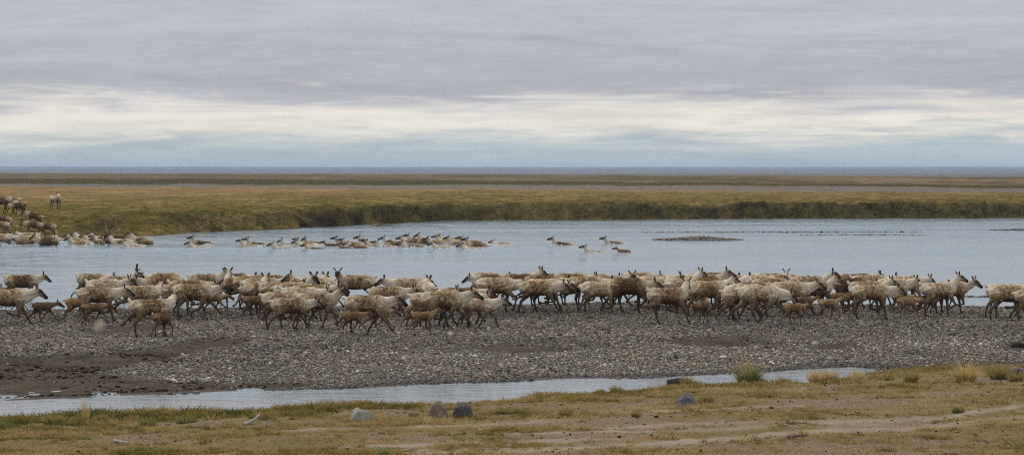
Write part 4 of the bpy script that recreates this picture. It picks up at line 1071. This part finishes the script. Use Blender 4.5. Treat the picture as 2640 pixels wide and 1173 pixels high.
# ---------------------------------------------------------------- boulders, tussocks, driftwood
def rock_material(name, a, b, c, sc=7):
    s = NT(name); p = s.n('ShaderNodeTexCoord').outputs['Object']
    n = s.noise(p, sc, 6, .7, .5); m = s.noise(p, sc * 5, 4, .7)
    return s.bsdf(s.ramp(s.math('ADD', s.math('MULTIPLY', n, .6), s.math('MULTIPLY', m, .4)), [(.34, a), (.5, b), (.64, c)]), .9, .15, s.math('ADD', n, s.math('MULTIPLY', m, .4)), .8, .04)
def boulder(px, v, w, h, mat, label, seed, squash=.8, name='boulder', cat='rock'):
    z = .25
    for _ in range(4):
        Y = gy(v, z); X = gx(px, Y); z = float(near_z(X, Y))
    while float(near_z(gx(px, Y), Y)) < .01 and Y > 40: Y -= .08
    X = gx(px, Y); z = float(near_z(X, Y)); k = Y / FPX; W, Hh = w * k, h * k
    bm = bmesh.new(); bmesh.ops.create_icosphere(bm, subdivisions=4, radius=1); o = Vector((seed * 5.3, seed, 2))
    rr_ = random.Random(seed * 7 + 1); planes = [(Vector((rr_.gauss(0, 1), rr_.gauss(0, 1), rr_.gauss(.2, .8))).normalized(), rr_.uniform(.66, .9)) for _ in range(13)]
    for p in bm.verts:
        for pn, pd in planes:
            ex_ = p.co.dot(pn) - pd
            if ex_ > 0: p.co -= pn * ex_ * .92
        q = p.co.copy(); f = max(abs(q.x), abs(q.y), abs(q.z)); q = q * (.72 + .28 / f * .8)
        q *= 1 + .22 * noise.noise(q * .9 + o) + .09 * noise.noise(q * 2.6 + o) + .05 * noise.noise(q * 7 + o)
        p.co = Vector((q.x * W * .5, q.y * W * .5 * squash, max(q.z, -.4) * Hh * .62))
    zm = max(p.co.z for p in bm.verts); xm = max(abs(p.co.x) for p in bm.verts)
    for p in bm.verts: p.co.z *= Hh * 1.02 / zm if p.co.z > 0 else 1; p.co.x *= W * .5 / xm
    me = bpy.data.meshes.new(name); bm.to_mesh(me); bm.free(); me.materials.append(mat)
    me.polygons.foreach_set('use_smooth', [True] * len(me.polygons))
    tag(link(name, me, None, (X, Y + W * .3, z - .03 - Hh * .06)), label, cat)
PALE_M = rock_material('pale_lichen_rock', (.13, .125, .10), (.27, .265, .215), (.40, .395, .34))
GREY_M = rock_material('dark_grey_rock', (.035, .031, .031), (.085, .076, .076), (.16, .145, .14))
SPEC_M = rock_material('speckled_grey_rock', (.05, .048, .048), (.125, .12, .12), (.26, .25, .24), 16)
TAN_M = rock_material('tan_rock', (.12, .09, .06), (.20, .155, .105), (.30, .25, .18))
RED_M = rock_material('reddish_rock', (.06, .042, .040), (.13, .092, .088), (.21, .165, .155))
PEAT_M = rock_material('wet_peat', (.010, .008, .006), (.026, .018, .013), (.055, .040, .028))
boulder(934, 1089, 78, 44, PALE_M, 'pale lichen grey boulder on the grass below the creek', 1)
boulder(1131, 1080, 66, 54, TAN_M, 'tan boulder half lost in dry grass left of the dark grey one', 2)
boulder(1194, 1078, 58, 48, GREY_M, 'dark grey boulder beside the tan boulder in the grass', 3)
boulder(1771, 1047, 66, 42, SPEC_M, 'speckled grey boulder on dry ground below the green tussock', 4)
boulder(2634, 970, 80, 32, RED_M, 'reddish boulder at the right edge where gravel meets grass', 5)
boulder(1752, 985, 84, 24, PEAT_M, 'dark wet clump of peat lying at the creek edge', 6, .6, 'peat_clump', 'clump')
boulder(2632, 898, 60, 18, PEAT_M, 'dark peat clump on the gravel at the right edge', 7, .6, 'peat_clump', 'clump')
boulder(2166, 897, 42, 6, PEAT_M, 'small flat dark clod in a hollow of the gravel bar', 8, .6, 'peat_clump', 'clump')
boulder(2390, 1134, 13, 10, GREY_M, 'small black stone by itself on the pale dirt at lower right', 9)
boulder(1163, 1034, 26, 8, GREY_M, 'small dark stone at the near edge of the creek above the boulders', 10)
boulder(326, 1067, 9, 9, GREY_M, 'small dark stone standing at the creek edge at left', 12)

GT = {'green': [(.25, (.105, .130, .034)), (.5, (.22, .22, .065)), (.72, (.42, .35, .16))],
      'tan': [(.25, (.30, .20, .075)), (.5, (.56, .39, .17)), (.72, (.72, .56, .32))],
      'mixed': [(.25, (.14, .135, .040)), (.5, (.31, .24, .085)), (.72, (.50, .37, .17))]}
GM = {k: grass_material('tussock_' + k, v, False) for k, v in GT.items()}
TUSS = '''
1930 988 66 62 green|large upright green tussock with pale seed heads at the creek
1926 985 40 86 tan|thin straw seed stalks rising out of the large green tussock
2108 982 56 40 tan|straw coloured domed tussock standing against the creek
2142 986 34 34 tan|loose straw tuft leaning right of the domed tussock
2488 986 60 58 tan|tall straw tussock with feathery top near the right
2575 980 62 44 mixed|ragged yellow green tussock beside the reddish boulder
2350 984 40 30 mixed|small tuft midway between straw tussocks on the right
2210 986 44 34 tan|thin dry tuft at the right end of the creek
2292 982 26 16 green|low green tuft below the wet gravel
2022 988 34 20 mixed|small tuft between the green and the straw domed tussock
1965 989 26 18 green|small green tuft touching the large green tussock
1772 990 34 26 mixed|yellow tuft on the spit by the peat clump
1797 995 30 16 green|short tuft just right of the yellow spit tuft
1590 1004 38 22 mixed|brownish tuft at the near edge of the narrow creek
1548 1008 22 14 mixed|low tuft left of the brownish creek tuft
205 1096 66 44 green|big green tussock with straw plume on the left shore
222 1092 34 76 tan|pale straw plume rising above the left shore tussock
135 1096 60 30 mixed|green tuft left of the plumed tussock
262 1090 40 26 mixed|yellow green tuft right of the plumed tussock
12 1106 50 26 green|green tuft at the left picture edge
427 1064 24 26 mixed|small spiky tuft on stones at the creek edge
655 1072 46 26 mixed|straw green tuft by the pale stick
722 1066 32 24 mixed|tuft on the shore right of the pale stick
840 1062 60 30 mixed|broad tuft where the left grass fringe ends
480 1094 70 26 green|dark green grass clump below the shore stones
380 1102 60 24 green|dark green grass clump left on the slope
1300 1068 60 20 mixed|green yellow tuft right of the dark grey boulder
1460 1076 44 22 mixed|low tuft in the dry grass at centre right
1068 1078 34 16 green|green tuft left of the tan boulder
2620 984 40 30 mixed|tuft at the foot of the reddish boulder
2470 1064 34 18 green|short green tuft on the dirt at right
1640 1072 30 14 mixed|tiny tuft left of the speckled boulder
1820 1036 50 26 mixed|yellow tuft right of the speckled boulder
'''
for k, line in enumerate(TUSS.strip().splitlines()):
    q, label = line.split('|'); px, v, w, h, m = q.split(); px, v, w, h = map(float, (px, v, w, h)); z = .1
    for _ in range(4):
        Y = gy(v, z); X = gx(px, Y); z = float(near_z(X, Y))
    while float(near_z(gx(px, Y), Y)) < .035 and Y > 40: Y -= .08
    X = gx(px, Y); z = float(near_z(X, Y)); f = Y / FPX; thin = 'stalk' in label or 'plume ' in label
    me = blade_mesh('grass_tussock', GM[m], 300 + k, int(60 if thin else 220 + 4 * w), h * f * 1.25, w * f * (.2 if thin else .34), .25 if thin else .85, .010 if thin else .014)
    tag(link('grass_tussock', me, None, (X, Y, max(z, 0) - .01)), label, 'grass tussock', 'tussocks along the creek')

s = NT('bleached_wood'); WOOD_M = s.bsdf(s.ramp(s.noise(s.vmul(s.n('ShaderNodeTexCoord').outputs['Object'], (3, 3, 3)), 6, 4), [(.3, (.20, .17, .14)), (.7, (.42, .39, .34))]), .85, .15)
s = NT('dark_wood'); DWOOD_M = s.bsdf(s.ramp(s.noise(s.n('ShaderNodeTexCoord').outputs['Object'], 9, 4), [(.3, (.05, .036, .026)), (.7, (.13, .10, .075))]), .85, .15)
def stick(pts, r, mat, label, lift=.02):
    W = []
    for i, (px, v, hz) in enumerate(pts):
        z = .3
        for _ in range(4):
            Y = gy(v, z + hz); X = gx(px, Y); z = float(near_z(X, Y))
        W.append((X, Y, z + hz + lift))
    c = Vector(W[0]); bm = bmesh.new()
    rr = [r * (1 - .5 * i / (len(W) - 1)) for i in range(len(W))]
    loft(bm, [tuple(Vector(p) - c) for p in W], rr, rr, 7); bmesh.ops.recalc_face_normals(bm, faces=bm.faces)
    me = bpy.data.meshes.new('driftwood_stick'); bm.to_mesh(me); bm.free(); me.materials.append(mat)
    tag(link('driftwood_stick', me, None, c), label, 'driftwood')
stick([(629, 1097, 0), (645, 1091, .01), (660, 1079, .05), (670, 1069, .10)], .028, WOOD_M, 'pale bent stick lying in the green grass at left')
stick([(294, 1141, 0), (318, 1143, .01), (345, 1146, 0)], .030, WOOD_M, 'short bleached stick lying flat at lower left')
stick([(1045, 1163, 0), (1062, 1161, .01), (1075, 1161, 0)], .018, WOOD_M, 'thin pale stick on the dirt at the bottom, centre left')
stick([(2030, 1131, 0), (2055, 1127, .01), (2085, 1126, 0)], .022, DWOOD_M, 'dark thin stick on pale dirt at lower right')
stick([(1690, 1043, 0), (1700, 1041, .02), (1712, 1041, 0)], .022, WOOD_M, 'small grey stick left of the speckled boulder')

# ---------------------------------------------------------------- shoals in the river
def shoal(name, px0, px1, v, h, depth, seed, nst, label=None):
    Y0 = gy(v); x0, x1 = gx(px0, Y0), gx(px1, Y0); nx, ny = 90, 24
    U, W = np.meshgrid(np.linspace(0, 1, nx), np.linspace(0, 1, ny)); X = x0 + (x1 - x0) * U; Y = Y0 + depth * W
    env = np.clip(1 - (2 * W - 1) ** 2, 0, 1) * np.clip(np.minimum(U / .5, (1 - U) / .42), 0, 1) ** .8
    zz = lambda X, Y, env: h * env * (1 + .5 * fbm(X * .8, Y * .8, seed, 3)) - .05
    Z = zz(X, Y, env); m = np.ones(X.size)
    me = mesh_np(name, np.stack([X, Y, Z], -1).reshape(-1, 3), grid_faces(ny, nx), BAR_M, attrs=dict(mud=m * .2, wet=np.clip(1 - Z / .12, 0, 1).ravel()))
    o = tag(link(name, me), kind='structure')
    u, w = RNG.random(nst), RNG.random(nst); X, Y = x0 + (x1 - x0) * u, Y0 + depth * w
    env = np.clip(1 - (2 * w - 1) ** 2, 0, 1) * np.clip(np.minimum(u / .5, (1 - u) / .42), 0, 1) ** .8; z = zz(X, Y, env)
    q = z > -.04; X, Y, z = X[q], Y[q], np.maximum(z[q], -.01); n = len(X); s_ = np.clip(.085 * np.exp(RNG.normal(0, .4, n)), .03, .25)
    scatter('shoal_stones', np.stack([X, Y, z + .01], 1), np.stack([s_ * 1.3, s_, s_ * .8], 1), RNG.random(n) * 6.28, np.clip(RNG.beta(1.5, 2.4, n), 0, .99) + (RNG.random(n) < .5), PEB, RNG.normal(0, .3, (n, 2)))
shoal('gravel_island', 1686, 1925, 621, .19, 5, 301, 5200)
shoal('gravel_shoal', 1600, 2420, 600, .056, 2.2, 303, 900)
shoal('gravel_shoal', 2560, 2800, 595, .12, 4, 305, 900)
shoal('peat_shoal', 955, 1010, 584, .16, 2.5, 307, 300)
shoal('gravel_shoal', 2040, 2420, 607, .052, 1.6, 309, 400)
shoal('gravel_shoal', 2470, 2640, 767, .056, 1.0, 311, 260)

# ---------------------------------------------------------------- splashes where animals break the water
s = NT('white_water'); FOAM_M = s.bsdf((.78, .82, .85), .35, .4)
def splash(px, v, w, h, n, seed, label=None):
    r = random.Random(seed); Y = gy(v); X0 = gx(px, Y); f = Y / FPX; bm = bmesh.new()
    for i in range(n):
        a = r.random(); x = (r.gauss(0, .32)) * w * f; zz = abs(r.gauss(0, .42)) * h * f * math.exp(-(x / (w * f * .5)) ** 2); rad = r.uniform(.008, .032) * (1.2 - .6 * a)
        mtx = __import__('mathutils').Matrix.Translation((x, r.gauss(0, .25), zz)) @ __import__('mathutils').Matrix.Diagonal((r.uniform(.8, 2.0), 1, r.uniform(.6, 1.6), 1))
        bmesh.ops.create_icosphere(bm, subdivisions=1, radius=rad, matrix=mtx)
    me = bpy.data.meshes.new('water_splash'); bm.to_mesh(me); bm.free(); me.materials.append(FOAM_M)
    me.polygons.foreach_set('use_smooth', [True] * len(me.polygons))
    tag(link('water_splash', me, None, (X0, Y, 0)), kind='stuff')
for i, a in enumerate([(147, 630, 34, 26, 420, 1), (107, 627, 14, 22, 160, 2), (170, 634, 60, 3, 30, 3), (240, 632, 60, 5, 50, 4), (345, 632, 34, 5, 70, 5), (535, 631, 22, 4, 40, 6), (1265, 633, 26, 5, 60, 7), (930, 636, 30, 4, 40, 8), (1090, 636, 60, 4, 60, 9), (1060, 639, 30, 3, 30, 10), (20, 633, 40, 4, 60, 11), (660, 635, 30, 3, 22, 12), (735, 641, 26, 3, 20, 13), (835, 633, 30, 3, 24, 14), (990, 637, 40, 3, 30, 15), (1150, 641, 40, 3, 30, 16), (1215, 642, 30, 3, 22, 17), (1435, 632, 24, 3, 18, 18), (1530, 650, 26, 3, 18, 19), (1575, 629, 20, 3, 14, 20)]): splash(*a)

# ---------------------------------------------------------------- dust kicked up from the gravel
def dust(px, v, w, h):
    Y = gy(v, .25); f = Y / FPX; bm = bmesh.new(); bmesh.ops.create_icosphere(bm, subdivisions=3, radius=.5)
    for p in bm.verts: p.co = Vector((p.co.x * w * f + p.co.z * w * f * .35, p.co.y * .5, p.co.z * h * f))
    me = bpy.data.meshes.new('dust_cloud'); bm.to_mesh(me); bm.free()
    m = bpy.data.materials.new('dust'); m.use_nodes = True; t = m.node_tree; t.nodes.clear()
    o = t.nodes.new('ShaderNodeOutputMaterial'); q = t.nodes.new('ShaderNodeVolumePrincipled'); q.inputs['Color'].default_value = (.80, .66, .48, 1)
    tc = t.nodes.new('ShaderNodeTexCoord'); nz = t.nodes.new('ShaderNodeTexNoise'); nz.inputs['Scale'].default_value = 7; nz.inputs['Detail'].default_value = 4
    sp = t.nodes.new('ShaderNodeVectorMath'); sp.operation = 'SUBTRACT'; sp.inputs[1].default_value = (.5, .5, .5)
    ln = t.nodes.new('ShaderNodeVectorMath'); ln.operation = 'LENGTH'; a = t.nodes.new('ShaderNodeMath'); a.operation = 'MULTIPLY_ADD'; a.inputs[1].default_value = -2.2; a.inputs[2].default_value = .62
    b = t.nodes.new('ShaderNodeMath'); b.operation = 'ADD'; c = t.nodes.new('ShaderNodeMath'); c.operation = 'MULTIPLY'; c.inputs[1].default_value = 5; c.use_clamp = False
    d = t.nodes.new('ShaderNodeMath'); d.operation = 'MAXIMUM'; d.inputs[1].default_value = 0
    t.links.new(tc.outputs['Object'], nz.inputs[0]); t.links.new(tc.outputs['Generated'], sp.inputs[0]); t.links.new(sp.outputs[0], ln.inputs[0]); t.links.new(ln.outputs['Value'], a.inputs[0])
    t.links.new(a.outputs[0], b.inputs[0]); t.links.new(nz.outputs[0], b.inputs[1])
    e = t.nodes.new('ShaderNodeMath'); e.operation = 'SUBTRACT'; e.inputs[1].default_value = .35
    t.links.new(b.outputs[0], e.inputs[0]); t.links.new(e.outputs[0], d.inputs[0]); t.links.new(d.outputs[0], c.inputs[0]); t.links.new(c.outputs[0], q.inputs['Density'])
    t.links.new(q.outputs[0], o.inputs['Volume']); me.materials.append(m)
    X = gx(px, Y); tag(link('dust_cloud', me, None, (X, Y, float(near_z(X, Y)) + h * f * .42)), kind='stuff')
dust(256, 868, 54, 66)
